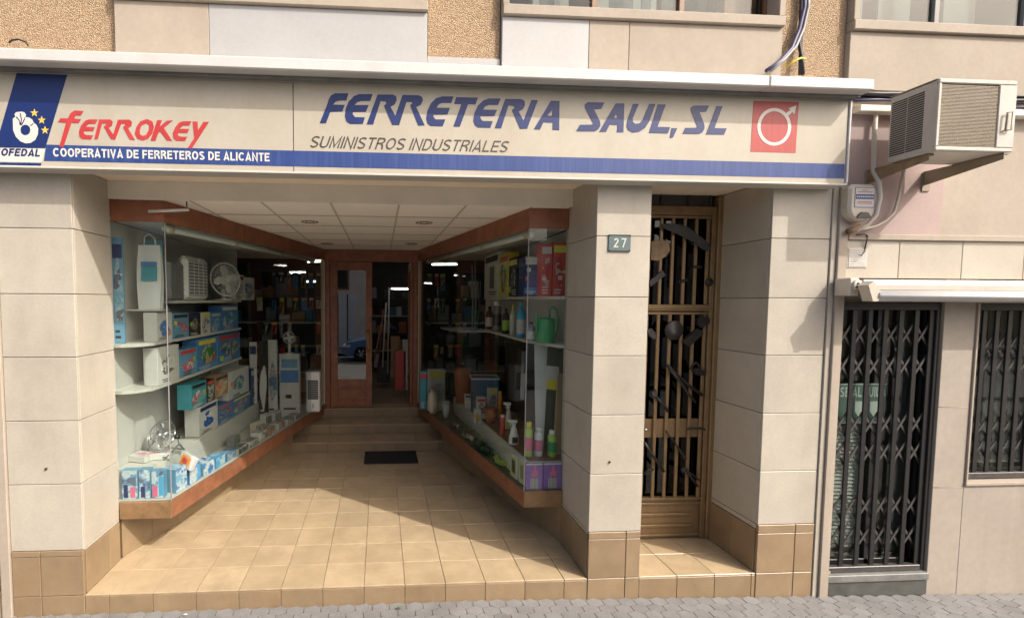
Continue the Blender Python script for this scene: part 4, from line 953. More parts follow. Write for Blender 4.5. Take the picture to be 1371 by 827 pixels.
# shelves
def shelf(t, pts, z, th=.028): return prism('shelf', pts, z - th, z, 'shelf_white', t)
LA, LB_ = (-1.93, .70), (-1.81, 3.0)
for z in (2.065, 1.655):
    shelf(CL, [(-2.214, .535), (-2.12, .535), (-2.03, .575), LA, LB_, (-2.214, 2.998)], z)
TA, TB = (-1.90, 1.15), (-1.66, 3.30)
shelf(CL, [(-2.214, 1.15), TA, (-1.78, 2.2), (-1.80, 2.998), (-2.214, 2.998)], 2.445)
EA, EB2 = Vector((-1.89, .80)), Vector((-1.62, 3.75))
prism('ledge', [(-2.213, .58), (-1.96, .60), tuple(EA), tuple(EB2), (-2.213, 3.75)], .686, .945, 'shelf_white', CL)
RA, RM, RB = (1.80, .60), (1.65, 1.15), (1.60, 2.95)
for z in (2.05, 2.505):
    shelf(CR, [(1.929, .605), RA, RM, RB, (1.929, 2.999)], z)
shelf(CR, [(1.70, 3.05), (1.25, 3.05), (1.10, 3.9), (1.70, 3.95)], 2.02)
QA, QB = Vector((1.52, .605)), Vector((1.29, 3.65))
prism('ledge', [(1.84, .605), tuple(QA), tuple(QB), (1.92, 3.65), (1.92, .605)], .686, .9395, 'shelf_white', CR)
prism('ledge_top', [(1.84, .63), tuple(QA + Vector((.02, .03))), tuple(QB + Vector((.02, -.01))), (1.91, 3.63), (1.91, .63)], .940, .9455, 'ledge_top', CR)

# ================================================================ SHOP DOOR
SD = thing('shop_door', 'brown wooden two-leaf shop door with one glazed leaf closed and one open', 'door', (0, 4.35, .615))
zd = .617
for x0, x1 in ((-.80, -.725), (.685, .762)):
    box('door_post', x0, x1, 4.33, 4.42, zd, 3.10, 'wood', SD, .005)
box('door_head', -.80, .762, 4.33, 4.42, 3.102, 3.297, 'wood', SD, .005)
lf_ = box('door_leaf', -.720, -.600, 4.345, 4.395, zd + .004, 3.098, 'wood', SD, .004)
box('stile', -.118, -.015, 4.345, 4.395, zd + .004, 3.098, 'wood', lf_, .004)
box('rail', -.599, -.119, 4.345, 4.395, 2.955, 3.098, 'wood', lf_, .004)
box('rail', -.599, -.119, 4.345, 4.395, .965, 1.095, 'wood', lf_, .004)
box('rail', -.599, -.119, 4.345, 4.395, zd + .004, .745, 'wood', lf_, .004)
box('panel', -.599, -.119, 4.362, 4.385, .746, .964, 'wood', lf_, .002)
box('raised_panel', -.545, -.172, 4.352, 4.3615, .785, .925, 'wood', lf_, .004)
box('pane', -.599, -.119, 4.366, 4.374, 1.096, 2.954, GM, lf_, 0)
tube('handle', [(-.095, 4.335, 1.93), (-.075, 4.30, 1.90), (-.085, 4.285, 1.76), (-.07, 4.30, 1.60), (-.055, 4.335, 1.56)], .014, 'brass', lf_, 8)
lathe('handle_plate', [(.0, -.01), (.035, -.008), (.04, 0)], 'brass', lf_, loc=Vector((-.09, 4.345, 1.92)) - ORG[lf_.name], n=12, axis='Y')
lathe('handle_plate', [(.0, -.01), (.035, -.008), (.04, 0)], 'brass', lf_, loc=Vector((-.055, 4.345, 1.56)) - ORG[lf_.name], n=12, axis='Y')
ol = box('open_leaf', .640, .683, 4.40, 4.50, zd + .004, 3.098, 'wood', SD, .004)
box('stile', .640, .683, 5.02, 5.12, zd + .004, 3.098, 'wood', ol, .004)
box('rail', .640, .683, 4.501, 5.019, 2.955, 3.098, 'wood', ol, .004); box('rail', .640, .683, 4.501, 5.019, zd + .004, 1.05, 'wood', ol, .004)
box('pane', .658, .664, 4.501, 5.019, 1.051, 2.954, GD, ol, 0)
mt = box('door_mat', -.10, .665, 2.80, 3.325, FZ + .0015, FZ + .014, 'rubber', None, .004)
tag(mt, 'black rubber mat on the tiles before the steps', 'mat')
for i in range(14): box('mat_rib', -.085, .65, 2.815 + i * .0365, 2.832 + i * .0365, FZ + .0142, FZ + .0165, 'rubber', mt, 0)

# ================================================================ GOODS
def artwork(t, wd, h, cx, yf, front, side):
    sg = 1 if yf > 0 else -1
    lbox('printed_face', t, cx, yf * .8, h / 2, wd - .010, .002, h - .008, side, 0)
    k = random.random(); pu, pv = random.uniform(-.06, .06), random.uniform(.38, .5); rx, rz2 = random.uniform(.30, .40), random.uniform(.24, .34)
    P = [(cx + wd * (pu + rx * (1 + .25 * math.sin(2 * a + 9 * k)) * math.cos(a)), yf * 1.9, h * (pv + rz2 * (1 + .2 * math.cos(3 * a + 5 * k)) * math.sin(a))) for a in [i * math.pi / 7 for i in range(14)]]
    P = [(min(max(x, cx - wd * .47), cx + wd * .47), y, min(max(z, h * .05), h * .95)) for x, y, z in P]
    V = P + [(x, yf * .9, z) for x, y, z in P]
    mk('picture', V, [tuple(range(14)), tuple(range(14, 28))] + [(i, (i + 1) % 14, 14 + (i + 1) % 14, 14 + i) for i in range(14)], front, t, local=True)
    dark = k < .35
    lbox('title_band', t, cx, yf * 2.4, h * .87, wd * .84, .0014, h * .13, random.choice(['card_white', 'sign_navy', 'plastic_red', 'plastic_yellow', 'card_white', 'dark']), 0)
    for i in range(random.choice((2, 3))): lbox('text_line', t, cx - wd * .12 + wd * random.uniform(-.03, .05), yf * 2.4, h * (.06 + .055 * i), wd * random.uniform(.3, .6), .0014, h * .025, 'dark' if side in ('card_white', 'card_sky') else 'card_white', 0)
    lbox('badge', t, cx + wd * random.choice((-.33, .33)), yf * 2.9, h * random.uniform(.18, .7), wd * .16, .0014, min(h * .16, wd * .2), random.choice(['plastic_orange', 'plastic_yellow', 'plastic_lime', 'card_white', 'plastic_red']), 0)
def carton(label, px0, px1, pytop, A, B, z, depth, front, side, group, cat='carton', name='carton', patches=(), base=None):
    """box whose front lies on the plan line A-B between two pixel columns and stands at height z"""
    py = 500
    p0 = hit(px0, py, A, B); p1 = hit(px1, py, A, B); top = hit((px0 + px1) / 2, pytop, A, B).z
    u = (p1 - p0); u.z = 0; wd = u.length; rz_ = math.atan2(u.y, u.x); h = max(.03, top - z)
    t = thing(name, label, cat, (p0.x, p0.y, z + .0015), rz_, group)
    dep = depth if (A[0] < 0) else -depth          # left row: goods lie to the left of the line
    sgn = 1
    # local x along the line; outward normal is -y for the right row ordering and +y for the left row
    lbox('body', t, wd / 2, dep / 2, h / 2, wd - .004, abs(dep), h, side, .002)
    yf = -.0012 if dep > 0 else .0012
    if patches: lbox('printed_face', t, wd / 2, yf * .8, h / 2, wd - .010, .002, h - .008, front, 0)
    else: artwork(t, wd, h, wd / 2, yf, front, side)
    for (u0, u1, v0, v1, mm) in patches:
        lbox('label_patch', t, wd * (u0 + u1) / 2, yf * 2.2, h * (v0 + v1) / 2, wd * (u1 - u0), .0016, h * (v1 - v0), mm, 0)
    return t
W_, B_, K_ = (.62, .62, .62), (.03, .12, .36), (.03, .03, .04)
GS = 'boxed goods on the shelves of the fan display'
def dirn(A, B): return A, B
c_ = carton
# --- left, upper shelf
c_('white carton with a blue dolphin-like print, first on the upper shelf', 211, 232, 418, LA, LB_, 2.065, .12, printed([(.6, .6, .6), (.10, .25, .5), (.05, .15, .4), (.55, .42, .2)], 8), 'card_white', GS)
c_('sky blue carton with a red figure on the upper shelf', 232.5, 254, 419, LA, LB_, 2.065, .14, printed([(.12, .30, .46), (.14, .33, .5), (.5, .06, .06), (.6, .5, .45)], 9), 'card_sky', GS)
c_('dark carton with pale swirling print on the upper shelf', 254.5, 270, 419, LA, LB_, 2.065, .14, printed([(.05, .06, .04), (.35, .35, .3), (.06, .05, .03), (.5, .5, .42)], 16), 'dark', GS)
c_('grey and white carton beside the dark swirling one', 270.5, 283, 418, LA, LB_, 2.065, .14, printed([(.4, .4, .36), (.08, .1, .12), (.5, .5, .48)], 16), 'card_white', GS)
c_('slim blue carton on the upper shelf before the end', 283.5, 297, 418, LA, LB_, 2.065, .14, printed([(.08, .22, .4), (.3, .4, .45), (.1, .3, .5)], 14), 'card_blue', GS)
c_('tall blue carton with white rings at the end of the upper shelf', 297.5, 320, 409, LA, LB_, 2.065, .16, printed([(.06, .2, .38), (.10, .3, .45), (.5, .5, .5)], 12), 'card_blue', GS)
c_('blue pool-toy carton standing against the white wall', 154, 169, 318, (-2.17, .62), (-1.9, .66), 2.065, .03, printed([(.16, .36, .5), (.3, .4, .45), (.10, .12, .16), (.45, .45, .45)], 5), 'card_sky', GS)
# --- left, lower shelf
c_('big white carton with an orange tool picture on the lower shelf', 211, 240, 463, LA, LB_, 1.655, .13, printed([(.6, .58, .55), (.62, .6, .57), (.10, .10, .12), (.6, .25, .04)], 7), 'card_white', GS)
c_('light blue carton with a round red picture on the lower shelf', 240.5, 264, 466, LA, LB_, 1.655, .14, printed([(.12, .32, .5), (.12, .32, .5), (.55, .10, .12), (.55, .5, .5)], 9), 'card_sky', GS)
c_('green carton with a mower picture on the lower shelf', 264.5, 291, 452, LA, LB_, 1.655, .16, printed([(.05, .16, .03), (.06, .2, .04), (.35, .45, .4), (.55, .2, .04)], 9), 'card_blue', GS)
c_('blue and green carton at the end of the lower shelf', 291.5, 322, 446, LA, LB_, 1.655, .16, printed([(.04, .10, .28), (.05, .16, .06), (.4, .45, .45), (.5, .18, .05)], 10), 'card_blue', GS)
# --- left, ledge
zl = .946
E0, E1 = EA + Vector((-.03, 0)), EB2 + Vector((-.03, 0))
c_('white swim-goods carton with a blue swimmer print on the ledge', 265, 290.5, 540, E0, E1, zl, .16, printed([(.62, .62, .6), (.60, .6, .58), (.03, .10, .42), (.02, .2, .5)], 6), 'card_white', GS)
c_('dark blue net-patterned carton on the ledge', 291, 310, 540, E0, E1, zl, .16, printed([(.04, .09, .2), (.05, .14, .3), (.3, .32, .3), (.03, .05, .1)], 16), 'card_blue', GS)
c_('carton with pink and white toys printed on it on the ledge', 310.5, 335, 529, E0, E1, zl, .16, printed([(.08, .10, .14), (.4, .25, .28), (.3, .33, .35), (.05, .10, .25)], 15), 'card_blue', GS)
c_('narrow navy carton on the ledge before the tall white panels', 335.5, 346.5, 492, E0, E1, zl, .16, printed([(.03, .04, .12), (.04, .05, .16), (.25, .25, .3)], 9), 'sign_navy', GS)
zl2 = hit(278, 540, E0, E1).z + .012
c_('turquoise carton with a red toy stacked on the swimmer carton', 255, 276, 512, E0, E1, zl2, .15, printed([(.12, .38, .42), (.15, .42, .48), (.5, .08, .08), (.5, .55, .55)], 9), 'card_teal', GS)
c_('black and white carton squeezed between the turquoise and orange ones', 276.5, 287, 508, E0, E1, zl2, .15, printed([(.06, .07, .08), (.45, .45, .45), (.08, .2, .3)], 16), 'dark', GS)
c_('carton with an orange ball picture on the stacked row', 287.5, 305, 502, E0, E1, zl2, .15, printed([(.55, .38, .22), (.6, .42, .28), (.6, .16, .03), (.5, .4, .4)], 8), 'card_kraft', GS)
zl3 = hit(322, 529, E0, E1).z + .004
c_('white-topped carton with a blue sea picture on the stacked row', 305.5, 333, 494, E0, E1, zl3, .16, printed([(.45, .42, .34), (.05, .25, .36), (.04, .14, .25), (.5, .48, .42)], 7), 'card_white', GS)
# --- left, deck: front row standing on the deck, others laid along the glass
Y0 = .545
def deckbox(label, px0, px1, pytop, pybot, y, front, side, dep=.07, rz_=0., group='packets along the deck of the fan display', patches=()):
    p0, p1 = at(px0, pybot, Y=y), at(px1, pybot, Y=y); top = at((px0 + px1) / 2, pytop, Y=y).z
    z = .6855; h = max(.03, top - z); wd = p1.x - p0.x
    t = thing('carton', label, 'carton', ((p0.x + p1.x) / 2, y, z), rz_, group)
    lbox('body', t, 0, dep / 2, h / 2, wd - .004, dep, h, side, .002)
    lbox('printed_face', t, 0, -.001, h / 2, wd - .01, .0018, h - .006, front, 0)
    for (u0, u1, v0, v1, mm) in patches: lbox('label_patch', t, wd * ((u0 + u1) / 2 - .5), -.0026, h * (v0 + v1) / 2, wd * (u1 - u0), .0014, h * (v1 - v0), mm, 0)
    return t
pb = lambda: printed([(.42, .52, .58), (.5, .58, .62), (.16, .3, .5), (.10, .14, .22)], 12)
deckbox('pale blue tumbler carton in the corner of the deck by the pilaster', 163, 185, 629, 672, .55, pb(), 'card_sky', patches=((.15, .4, .05, .5, 'sign_navy'), (.55, .85, .05, .42, 'plastic_pink')))
deckbox('pale blue tumbler carton second from the pilaster on the deck', 186, 202, 628, 672, .555, pb(), 'card_sky', patches=((.2, .55, .05, .42, 'sign_navy'),))
deckbox('pale blue tumbler carton with a pink cup beside the glass corner', 203, 220, 630, 673, .56, pb(), 'card_sky', patches=((.1, .5, .05, .45, 'plastic_pink'), (.6, .95, .1, .8, 'plastic_lblue')))
dgl = (Vector((-.80, 4.33)) - Vector((-1.715, .50))).normalized(); inn = Vector((-dgl.y, dgl.x))
for i, (f, wd, hh, lab, mm, sd) in enumerate((
    (.035, .16, .22, 'light blue carton standing on the deck just past the glass corner', printed([(.2, .4, .6), (.5, .55, .6), (.06, .2, .5)], 9), 'card_sky'),
    (.085, .19, .17, 'bright blue carton on the deck under the orange-logo box', printed([(.10, .3, .6), (.14, .36, .65), (.5, .55, .6)], 7), 'card_blue'),
    (.140, .20, .13, 'blue and white carton on the deck behind the bright blue one', printed([(.12, .34, .6), (.5, .55, .6), (.05, .2, .5)], 7), 'card_sky'),
    (.195, .20, .11, 'low blue carton on the deck midway along the glass', printed([(.08, .28, .58), (.10, .34, .6), (.4, .5, .55)], 8), 'card_blue'),
    (.250, .20, .09, 'flat blue packet on the deck with a mixed print', printed([(.10, .28, .5), (.35, .35, .3), (.06, .2, .45)], 11), 'card_blue'),
    (.31, .24, .07, 'flat dark packet with a white edge on the deck', printed([(.10, .11, .10), (.3, .3, .28), (.05, .08, .10)], 11), 'card_white'),
    (.375, .22, .07, 'flat grey packet on the deck past the white-edged one', printed([(.22, .22, .21), (.35, .34, .32), (.10, .1, .1)], 11), 'card_white'),
    (.44, .20, .11, 'round-cornered white packet on the shaded deck', printed([(.4, .38, .35), (.5, .48, .45), (.2, .2, .2)], 11), 'card_white'),
    (.50, .20, .10, 'packet with an orange corner on the shaded deck', printed([(.4, .16, .06), (.3, .28, .25), (.45, .4, .35)], 10), 'card_kraft'),
    (.57, .22, .09, 'packet with a red corner on the shaded deck', printed([(.35, .08, .05), (.3, .28, .25), (.4, .38, .35)], 10), 'card_white'),
    (.64, .22, .08, 'green and white packet on the shaded deck', printed([(.10, .18, .12), (.35, .35, .32), (.25, .25, .25)], 10), 'card_white'),
    (.71, .20, .07, 'last flat packet on the deck before the air cooler', printed([(.3, .28, .26), (.2, .2, .2), (.4, .38, .36)], 10), 'card_white'))):
    P = Vector((-1.715, .50)) + dgl * (f * 3.94) + inn * .045
    t = thing('carton', lab, 'carton', (P.x, P.y, .6855), math.atan2(dgl.y, dgl.x) + random.uniform(-.05, .05) - 0, 'packets along the deck of the fan display')
    dp = .13
    lbox('body', t, wd / 2, dp / 2 + .01, hh / 2, wd - .01, dp, hh, sd, .003)
    lbox('printed_face', t, wd / 2, .0085, hh / 2, wd - .016, .002, hh - .008, mm, 0)
    lbox('printed_top', t, wd / 2, dp / 2 + .01, hh + .001, wd - .016, dp - .01, .0018, mm, 0)
# second row on the deck, deeper in
for i, (f, k, wd, hh, lab, mm) in enumerate(((.50, .24, .20, .15, 'white tub packet standing behind the packets on the deck', 'plastic_cream'), (.58, .26, .16, .19, 'pale upright packet behind the red-cornered one', 'card_white'), (.645, .24, .20, .17, 'dark and pale carton behind the green packet', 'card_white'), (.36, .22, .18, .13, 'rumpled clear packet on the deck by the ledge', 'plastic_grey'))):
    P = Vector((-1.715, .50)) + dgl * (f * 3.94) + inn * k
    t = thing('carton', lab, 'carton', (P.x, P.y, .6855), math.atan2(dgl.y, dgl.x) + .1 * i - .2, 'packets along the deck of the fan display')
    lbox('body', t, wd / 2, .05, hh / 2, wd, .09, hh, mm, .006); lbox('printed_face', t, wd / 2, .0035, hh / 2, wd - .02, .002, hh * .7, printed([(.10, .11, .1), (.3, .3, .28), (.16, .2, .14)], 14), 0)
# orange-logo box tipped on the ledge corner
q = at(247, 618, Y=.80)
t = thing('carton', 'small white box with an orange round logo tipped against the ledge', 'carton', (q.x, q.y, q.z), R(-25), 'packets along the deck of the fan display')
lbox('body', t, 0, .04, 0, .17, .05, .12, 'card_white', .003, (R(-18), R(22), 0)); o_ = lbox('logo', t, 0, .008, .01, .11, .004, .085, 'plastic_orange', .02, (R(-18), R(22), 0)); lbox('logo_core', t, .0, .003, .012, .06, .004, .045, 'plastic_red', .012, (R(-18), R(22), 0))
# flat white cartons under the metal fan
for k, (px, py, lab) in enumerate(((215, 640, 'flat white carton with red print under the metal fan'), (190, 632, 'flat white carton under the metal fan close to the wall'))):
    q = at(px, py, Y=.86 if k == 0 else .80)
    t = thing('carton', lab, 'carton', (q.x, q.y + .02, .9475 if k else .9475), R(12 - 30 * k), 'packets along the deck of the fan display')
    lbox('body', t, -.0, 0, .03, .20, .16, .055, 'card_white', .003); lbox('printed_top', t, 0, 0, .0585, .15, .10, .002, printed([(.6, .58, .58), (.6, .2, .25), (.55, .55, .58)], 14), 0)

# ---- fans
def round_fan(label, c, r, tiltz, m_cage, m_body, stand, yaw=0., wires=22):
    t = thing('fan', label, 'fan', (c.x, c.y, c.z - stand), yaw, 'fans in the window display')
    h = stand
    def P(a, b, d):      # disc plane faces -y, leaning back by tilt
        v = Vector((a, d, b)); v.rotate(Matrix.Rotation(tiltz, 3, 'X')); return v + Vector((0, 0, h))
    tube('guard_rim', [P(r * math.cos(i * math.pi / 12), r * math.sin(i * math.pi / 12), 0) for i in range(25)], r * .05, m_cage, t, 6, local=True)
    V = []; F = []
    for k in range(wires):
        a = 2 * math.pi * k / wires
        pts = [P(r * f * math.cos(a), r * f * math.sin(a), -.32 * r * (1 - f ** 2.4)) for f in (.18, .45, .7, .88, 1)]
        n = len(V); off = P(-math.sin(a) * r * .012, math.cos(a) * r * .012, 0) - P(0, 0, 0); dn = P(0, 0, r * .03) - P(0, 0, 0)
        for p in pts: V += [p - off, p + off, p + off + dn, p - off + dn]
        for i in range(4): F += [tuple(n + 4 * i + q for q in z) for z in ((0, 1, 5, 4), (1, 2, 6, 5), (2, 3, 7, 6), (3, 0, 4, 7))]
    tag(mk('guard_wires', V, F, m_cage, t, local=True), kind='stuff')
    for f in (.5, .78): tube('guard_ring', [P(r * f * math.cos(i * math.pi / 12), r * f * math.sin(i * math.pi / 12), -.32 * r * (1 - f ** 2.4)) for i in range(25)], r * .014, m_cage, t, 5, local=True)
    o = lathe('hub', [(.0, -.36 * r), (.17 * r, -.35 * r), (.2 * r, -.30 * r), (.2 * r, -.26 * r)], m_body, t, n=18, axis='Y'); o.rotation_euler.x = tiltz; o.location = (0, 0, h)
    o = lathe('motor', [(.0, .5 * r), (.22 * r, .48 * r), (.3 * r, .36 * r), (.3 * r, .12 * r), (.2 * r, .08 * r)], m_body, t, n=18, axis='Y'); o.rotation_euler.x = tiltz; o.location = (0, 0, h)
    for k in range(4):
        a = k * math.pi / 2 + .3; pts = [(.12, -.1), (.5, -.30), (.82, -.22), (.88, .05), (.6, .18), (.15, .12)]
        V = [P(r * (u * math.cos(a) - v * math.sin(a)), r * (u * math.sin(a) + v * math.cos(a)), -.08 * r + .25 * v * r) for u, v in pts]; V += [v + Vector((0, .004, 0)) for v in V]
        mk('blade', V, [(0, 1, 2, 3, 4, 5), (11, 10, 9, 8, 7, 6)] + [(i, (i + 1) % 6, 6 + (i + 1) % 6, 6 + i) for i in range(6)], m_body, t, local=True)
    return t, P
q = at(216, 583, Y=.92)
fan, P_ = round_fan('chrome floor fan with wire guard standing at the front of the ledge', q, .150, R(-28), 'chrome', 'chrome', q.z - .962, R(-20), 30)
tube('stand', [(-.16, .02, q.z - .962), (-.15, .06, .10), (-.13, -.08, .012), (.13, -.08, .012), (.15, .06, .10), (.16, .02, q.z - .962)], .009, 'chrome', fan, 8, local=True)
tube('stand', [(-.15, .06, .10), (-.12, .16, .012), (.12, .16, .012), (.15, .06, .10)], .009, 'chrome', fan, 8, local=True)
lathe('knob', [(.0, -.02), (.022, -.02), (.022, .02), (.0, .02)], 'plastic_black', fan, loc=(.165, .02, q.z - .962), n=12, axis='X')
q = hit(302, 374, (-1.86, 1.2), (-1.72, 3.0))
fan2, _ = round_fan('white round table fan on the top shelf', q, .20, R(-6), 'plastic_white', 'plastic_white', q.z - 2.4465, R(50), 24)
lathe('base', [(.0, .0), (.10, .0), (.10, .012), (.03, .02), (.022, .03), (.022, q.z - 2.4465 - .12)], 'plastic_white', fan2, loc=(0, .06, 0), n=20)
def panel_appliance(label, px0, px1, pyt, m_, slots, A, B, z, lean, name='box_fan', cat='fan', th=.10):
    p0, p1 = hit(px0, 400, A, B), hit(px1, 400, A, B); h = hit((px0 + px1) / 2, pyt, A, B).z - z; u = p1 - p0; wd = Vector((u.x, u.y)).length
    t = thing(name, label, cat, (p0.x, p0.y, z + .002), math.atan2(u.y, u.x), 'fans in the window display')
    b = lbox('housing', t, wd / 2, th / 2, h / 2, wd, th, h, m_, .04)
    lbox('recess', t, wd / 2, -.001, h / 2, wd * .78, .004, h * .80, 'plastic_grey', .0)
    for i in range(slots): lbox('louvre', t, wd / 2, -.006, h * (.13 + .74 * i / (slots - 1)), wd * .78, .008, h * .022, m_, .002)
    for i in range(3): lbox('grille_bar', t, wd * (.3 + .2 * i), -.009, h / 2, .008, .004, h * .76, m_, .001)
    lbox('knob', t, wd * .5, -.012, h * .94, .03, .016, .03, m_, .008)
    return t
panel_appliance('grey panel heater with slots on the top shelf', 228, 249, 350, 'plastic_grey', 6, (-1.92, 1.10), (-1.80, 3.0), 2.4465, 0, 'panel_heater', 'heater', .06)
panel_appliance('white box fan with horizontal louvres on the top shelf', 250, 280, 345, 'plastic_white', 11, (-1.88, 1.2), (-1.74, 3.0), 2.4465, 0)
c_('pale fan carton at the end of the top shelf', 316, 328, 368, (-1.84, 1.2), (-1.72, 3.0), 2.4465, .14, printed([(.32, .32, .3), (.4, .4, .38), (.10, .14, .16)], 10), 'card_white', GS)
c_('carton with a blue corner behind the round fan', 329, 342, 372, (-1.84, 1.2), (-1.72, 3.0), 2.4465, .14, printed([(.3, .28, .26), (.06, .1, .3), (.35, .35, .32)], 10), 'card_white', GS)
# tall bag with blue label near the wall
q0, q1 = at(185, 414, Y=.80), at(217, 414, Y=.80); zsk = q0.z; hb = at(200, 328, Y=.80).z - zsk
t = thing('sack', 'white sack with blue-green printed label on the short shelf by the wall', 'sack', ((q0.x + q1.x) / 2, .82, zsk + .002))
wdt = q1.x - q0.x
box('riser_shelf', -2.214, q1.x + .01, .76, .93, zsk - .014, zsk, 'shelf_white', CL, .002)
V = []; ns = 7
for k in range(ns):
    f = k / (ns - 1); ww = wdt * (.44 + .06 * math.sin(f * math.pi)); dd_ = .06 * (1 - .75 * f ** 2)
    for a, b in ((-1, -1), (-.3, -1.15), (.3, -1.15), (1, -1), (1, 1), (-1, 1)): V.append((a * ww, b * dd_ * .6, f * hb))
F = [tuple(range(6)), tuple(range(6 * (ns - 1), 6 * ns))] + [(6 * k + i, 6 * k + (i + 1) % 6, 6 * k + 6 + (i + 1) % 6, 6 * k + 6 + i) for k in range(ns - 1) for i in range(6)]
mk('bag', V, F, 'plastic_white', t, local=True)
lbox('label_patch', t, .01, -.046, hb * .55, wdt * .66, .004, hb * .22, 'card_teal', 0, (R(-6), 0, 0)); lbox('label_patch', t, .01, -.0445, hb * .70, wdt * .66, .004, hb * .07, 'card_blue', 0, (R(-6), 0, 0))
tube('carry_handle', [(-.05, 0, hb * .96), (-.045, 0, hb * 1.12), (.0, 0, hb * 1.17), (.05, 0, hb * 1.1), (.055, 0, hb * .94)], .006, 'plastic_white', t, 6, local=True)
# teal-backed package behind it
c_('teal round-topped package behind the white sack', 196, 222, 322, (-2.14, .9), (-1.88, .98), zsk + .001, .05, 'card_teal', 'card_teal', GS)
# --- left far end
FA, FB = (-1.75, 3.15), (-1.0, 3.95)
c_('tall white panel pack leaning at the far end of the ledge', 334, 344, 458, (-1.62, 3.2), (-1.3, 3.2), .947, .03, 'card_white', 'card_white', GS)
c_('second tall white panel pack with a dark edge', 346, 358, 457, (-1.62, 3.25), (-1.3, 3.25), .70, .04, 'card_white', 'dark', GS)
c_('tall grey pack with a blue panel beside the boxed fan', 359, 371, 455, (-1.55, 3.35), (-1.0, 3.35), .69, .05, printed([(.35, .34, .33), (.38, .37, .36), (.10, .16, .26)], 6), 'card_white', GS)
t = c_('tall white fan carton with blue band standing near the air cooler', 374, 401, 474, (-1.5, 3.42), (-.9, 3.42), .687, .12, 'card_white', 'card_white', GS, patches=((.05, .95, .55, .75, 'card_blue'), (.1, .9, .78, .92, 'card_sky'), (.3, .6, .30, .36, 'dark'), (.2, .8, .12, .15, 'dark')))
q = at(387, 452, Y=3.48); zc = at(387, 474, Y=3.48).z + .004
fan3, _ = round_fan('small white desk fan standing on the tall fan carton', q, .088, 0, 'plastic_white', 'plastic_white', q.z - zc, 0, 18)
lathe('base', [(.0, 0), (.085, 0), (.085, .010), (.02, .02), (.014, .03), (.014, q.z - zc - .09)], 'plastic_white', fan3, loc=(0, .02, 0), n=20)
t = thing('air_cooler', 'narrow white air cooler with dark grille at the end of the fan display', 'air cooler', (at(419, 540, Y=3.72).x, 3.78, .6855))
q0, q1 = at(410, 541, Y=3.72), at(428, 541, Y=3.72); hh = at(419, 498, Y=3.72).z - .6855; ww = q1.x - q0.x
lbox('housing', t, 0, .05, hh / 2, ww, .2, hh, 'plastic_white', .015); lbox('grille_panel', t, 0, -.053, hh * .56, ww * .76, .006, hh * .48, 'plastic_grey', 0)
for i in range(9): lbox('grille_slat', t, 0, -.058, hh * (.34 + .44 * i / 8), ww * .76, .006, hh * .018, 'plastic_black', 0)
lbox('logo_mark', t, 0, -.052, hh * .16, .012, .004, hh * .12, 'plastic_black', 0); lbox('cap', t, 0, .05, hh + .008, ww * .92, .18, .016, 'plastic_grey', .004)

# ---- right case goods
GR = 'goods on the shelves of the garden display'
RZ1, RZ2 = 2.506, 2.051
def rc(label, px0, px1, pyt, z, front, side, y0=None, dep=.12, patches=()):
    """carton facing the passage on the right-hand shelves"""
    A, B = (1.66, .95), (1.63, 2.9)
    p0, p1 = hit(px1, 430, A, B), hit(px0, 430, A, B); h = hit((px0 + px1) / 2, pyt, A, B).z - z; u = p1 - p0; wd = Vector((u.x, u.y)).length
    t = thing('carton', label, 'carton', (p0.x, p0.y, z), math.atan2(u.y, u.x), GR)
    lbox('body', t, wd / 2, -dep / 2, h / 2, wd - .004, dep, h, side, .002); artwork(t, wd, h, wd / 2, .0012, front, side)
    for (u0, u1, v0, v1, mm) in patches: lbox('label_patch', t, wd * (u0 + u1) / 2, .0026, h * (v0 + v1) / 2, wd * (u1 - u0), .0014, h * (v1 - v0), mm, 0)
    return t
rc('white carton with a dark tool photo at the far end of the top shelf', 648, 667, 340, RZ1, 'card_white', 'card_white', patches=((.3, .6, .2, .7, 'plastic_dkgreen'),))
rc('yellow and black carton on the top shelf', 667.5, 680, 340, RZ1, printed([(.45, .42, .06), (.5, .46, .08), (.06, .06, .06), (.4, .38, .36)], 7), 'plastic_yellow')
rc('black carton with white lettering marks on the top shelf', 680.5, 692, 345, RZ1, printed([(.03, .03, .03), (.04, .04, .04), (.5, .5, .48)], 14), 'dark')
def rfront(label, px0, px1, pyt, z, y, front, side, dep=.2, patches=(), name='carton', cat='carton'):
    p0, p1 = at(px0, 420, Y=y), at(px1, 420, Y=y); h = at((px0 + px1) / 2, pyt, Y=y).z - z; wd = p1.x - p0.x
    t = thing(name, label, cat, ((p0.x + p1.x) / 2, y, z + .001), 0, GR)
    lbox('body', t, 0, dep / 2, h / 2, wd - .004, dep, h, side, .002); artwork(t, wd, h, 0, -.0012, front, side)
    for (u0, u1, v0, v1, mm) in patches: lbox('label_patch', t, wd * ((u0 + u1) / 2 - .5), -.0026, h * (v0 + v1) / 2, wd * (u1 - u0), .0014, h * (v1 - v0), mm, 0)
    return t
rfront('big red carton with pale picture on the top shelf by the pilaster', 723, 738, 326, RZ1, .80, printed([(.42, .02, .03), (.45, .03, .035), (.4, .03, .03), (.5, .3, .28)], 9), 'plastic_red', patches=((.12, .5, .30, .36, 'card_white'),))
rfront('second red carton squeezed against the pilaster side', 738.5, 757, 324, RZ1, .80, printed([(.45, .03, .035), (.38, .02, .03), (.5, .34, .3)], 10), 'plastic_red', patches=((.4, .7, .30, .38, 'card_white'),))
rfront('dark blue carton with white lid edge beside the red cartons', 701, 722.5, 344, RZ1, .92, printed([(.04, .04, .16), (.05, .05, .2), (.06, .06, .24)], 5), 'sign_navy', patches=((.05, .95, .93, 1.0, 'card_white'), (.15, .4, .62, .72, 'card_white'), (.0, 1, .05, .22, 'card_blue')))
